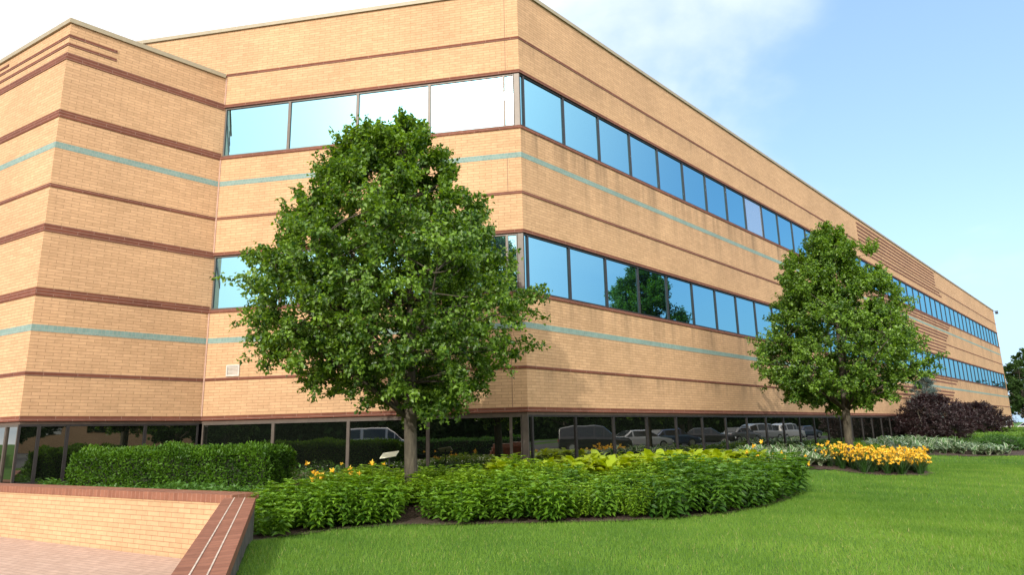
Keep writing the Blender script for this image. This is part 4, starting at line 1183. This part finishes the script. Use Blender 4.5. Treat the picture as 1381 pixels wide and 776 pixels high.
# thin bright clouds: noise over the sky's direction projected on a cloud deck
sep = wn('ShaderNodeSeparateXYZ'); nt.links.new(tc.outputs['Generated'], sep.inputs[0])
zc = wn('ShaderNodeMath', operation='MAXIMUM'); nt.links.new(sep.outputs[2], zc.inputs[0]); zc.inputs[1].default_value = .0
za = wn('ShaderNodeMath', operation='ADD'); nt.links.new(zc.outputs[0], za.inputs[0]); za.inputs[1].default_value = .18
dv = wn('ShaderNodeVectorMath', operation='DIVIDE'); nt.links.new(tc.outputs['Generated'], dv.inputs[0])
cmb = wn('ShaderNodeCombineXYZ')
for i in range(3): nt.links.new(za.outputs[0], cmb.inputs[i])
nt.links.new(cmb.outputs[0], dv.inputs[1])
nz = wn('ShaderNodeTexNoise'); nz.inputs['Scale'].default_value = 1.5; nz.inputs['Detail'].default_value = 7; nz.inputs['Roughness'].default_value = .52
nz.inputs['Distortion'].default_value = .35
nt.links.new(dv.outputs[0], nz.inputs['Vector'])
# the cloud bank lies to the west (left), the east stays clear
dt = wn('ShaderNodeVectorMath', operation='DOT_PRODUCT'); nt.links.new(tc.outputs['Generated'], dt.inputs[0])
wdir = Vector((math.sin(R(-45)), math.cos(R(-45)), .25)).normalized(); dt.inputs[1].default_value = wdir
mr = wn('ShaderNodeMapRange'); nt.links.new(dt.outputs['Value'], mr.inputs[0])
for i, q in enumerate((.20, .92, -.20, .42)): mr.inputs[i + 1].default_value = q
ad = wn('ShaderNodeMath', operation='ADD'); nt.links.new(nz.outputs['Fac'], ad.inputs[0]); nt.links.new(mr.outputs[0], ad.inputs[1])
cr = wn('ShaderNodeMapRange', interpolation_type='SMOOTHSTEP'); nt.links.new(ad.outputs[0], cr.inputs[0])
for i, q in enumerate((.42, .95, 0, .95)): cr.inputs[i + 1].default_value = q
mx = wn('ShaderNodeMix', data_type='RGBA'); nt.links.new(cr.outputs[0], mx.inputs[0])
veil = wn('ShaderNodeMix', data_type='RGBA'); veil.inputs[0].default_value = .5
nt.links.new(sky.outputs[0], veil.inputs[6]); veil.inputs[7].default_value = (1.55, 2.55, 4.2, 1)
hz = wn('ShaderNodeMapRange', interpolation_type='SMOOTHSTEP'); nt.links.new(sep.outputs[2], hz.inputs[0])
for i, q in enumerate((.0, .30, .8, 0)): hz.inputs[i + 1].default_value = q
hm = wn('ShaderNodeMix', data_type='RGBA'); nt.links.new(hz.outputs[0], hm.inputs[0]); nt.links.new(veil.outputs[2], hm.inputs[6]); hm.inputs[7].default_value = (2.1, 2.95, 3.8, 1)
nt.links.new(hm.outputs[2], mx.inputs[6]); mx.inputs[7].default_value = (5.0, 5.1, 5.2, 1)
# sun haze set off-centre for window glare, wide lobe brightened as added fill
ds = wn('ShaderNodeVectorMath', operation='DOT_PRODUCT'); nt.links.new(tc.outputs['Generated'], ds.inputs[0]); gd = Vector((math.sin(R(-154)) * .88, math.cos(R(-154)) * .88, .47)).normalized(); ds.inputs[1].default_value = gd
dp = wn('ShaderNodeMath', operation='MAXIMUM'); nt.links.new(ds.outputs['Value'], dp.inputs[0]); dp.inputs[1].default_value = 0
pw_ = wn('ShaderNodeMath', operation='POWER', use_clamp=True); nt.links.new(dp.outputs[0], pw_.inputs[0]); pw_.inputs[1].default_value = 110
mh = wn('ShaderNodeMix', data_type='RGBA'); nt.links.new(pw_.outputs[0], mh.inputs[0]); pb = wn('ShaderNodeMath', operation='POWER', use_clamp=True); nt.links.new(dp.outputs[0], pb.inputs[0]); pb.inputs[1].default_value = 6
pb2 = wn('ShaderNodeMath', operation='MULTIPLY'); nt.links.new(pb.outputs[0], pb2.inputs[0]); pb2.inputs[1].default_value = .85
mb_ = wn('ShaderNodeMix', data_type='RGBA'); nt.links.new(pb2.outputs[0], mb_.inputs[0]); # bright patch added to the unseen south-east sky to fill the long wall
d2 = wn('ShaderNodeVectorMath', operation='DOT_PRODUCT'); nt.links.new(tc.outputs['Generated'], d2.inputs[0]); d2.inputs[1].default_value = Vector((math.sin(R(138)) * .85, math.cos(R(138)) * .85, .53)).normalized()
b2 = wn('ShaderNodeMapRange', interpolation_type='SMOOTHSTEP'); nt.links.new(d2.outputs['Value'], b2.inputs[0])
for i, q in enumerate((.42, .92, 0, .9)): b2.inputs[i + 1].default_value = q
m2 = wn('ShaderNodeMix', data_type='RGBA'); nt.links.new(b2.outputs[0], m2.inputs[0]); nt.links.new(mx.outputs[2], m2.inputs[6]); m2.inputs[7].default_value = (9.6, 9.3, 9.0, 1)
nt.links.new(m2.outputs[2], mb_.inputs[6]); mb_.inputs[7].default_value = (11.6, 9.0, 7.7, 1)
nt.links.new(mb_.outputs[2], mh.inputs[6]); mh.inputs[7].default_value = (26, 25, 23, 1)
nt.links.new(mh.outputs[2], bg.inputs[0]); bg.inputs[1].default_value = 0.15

# ------------------------------------------------------------------ camera
f_px, pitch, roll = 906.28, 0.21338, -0.022209
cam = D.cameras.new('camera'); cam.sensor_fit = 'HORIZONTAL'; cam.sensor_width = 36
cam.lens = 36 * f_px / 1381; cam.clip_end = 5000; cam.clip_start = .05
co = D.objects.new('camera', cam); COL.objects.link(co); SC.camera = co
fw = Vector((0, math.cos(pitch), math.sin(pitch))); u = Vector((0, -math.sin(pitch), math.cos(pitch))); x = Vector((1, 0, 0))
xr = math.cos(roll) * x + math.sin(roll) * u; ur = -math.sin(roll) * x + math.cos(roll) * u
co.matrix_world = Matrix((xr, ur, -fw)).transposed().to_4x4()

SC.view_settings.view_transform = 'Standard'; SC.view_settings.look = 'None'
SC.view_settings.gamma = 1.0; SC.view_settings.use_curve_mapping = False
SC.view_settings.exposure = 0.95
SC.render.engine = 'CYCLES'
SC.cycles.max_bounces = 6; SC.cycles.diffuse_bounces = 2; SC.cycles.glossy_bounces = 4; SC.cycles.transmission_bounces = 3
SC.cycles.use_denoising = True
SC.cycles.sample_clamp_indirect = 8
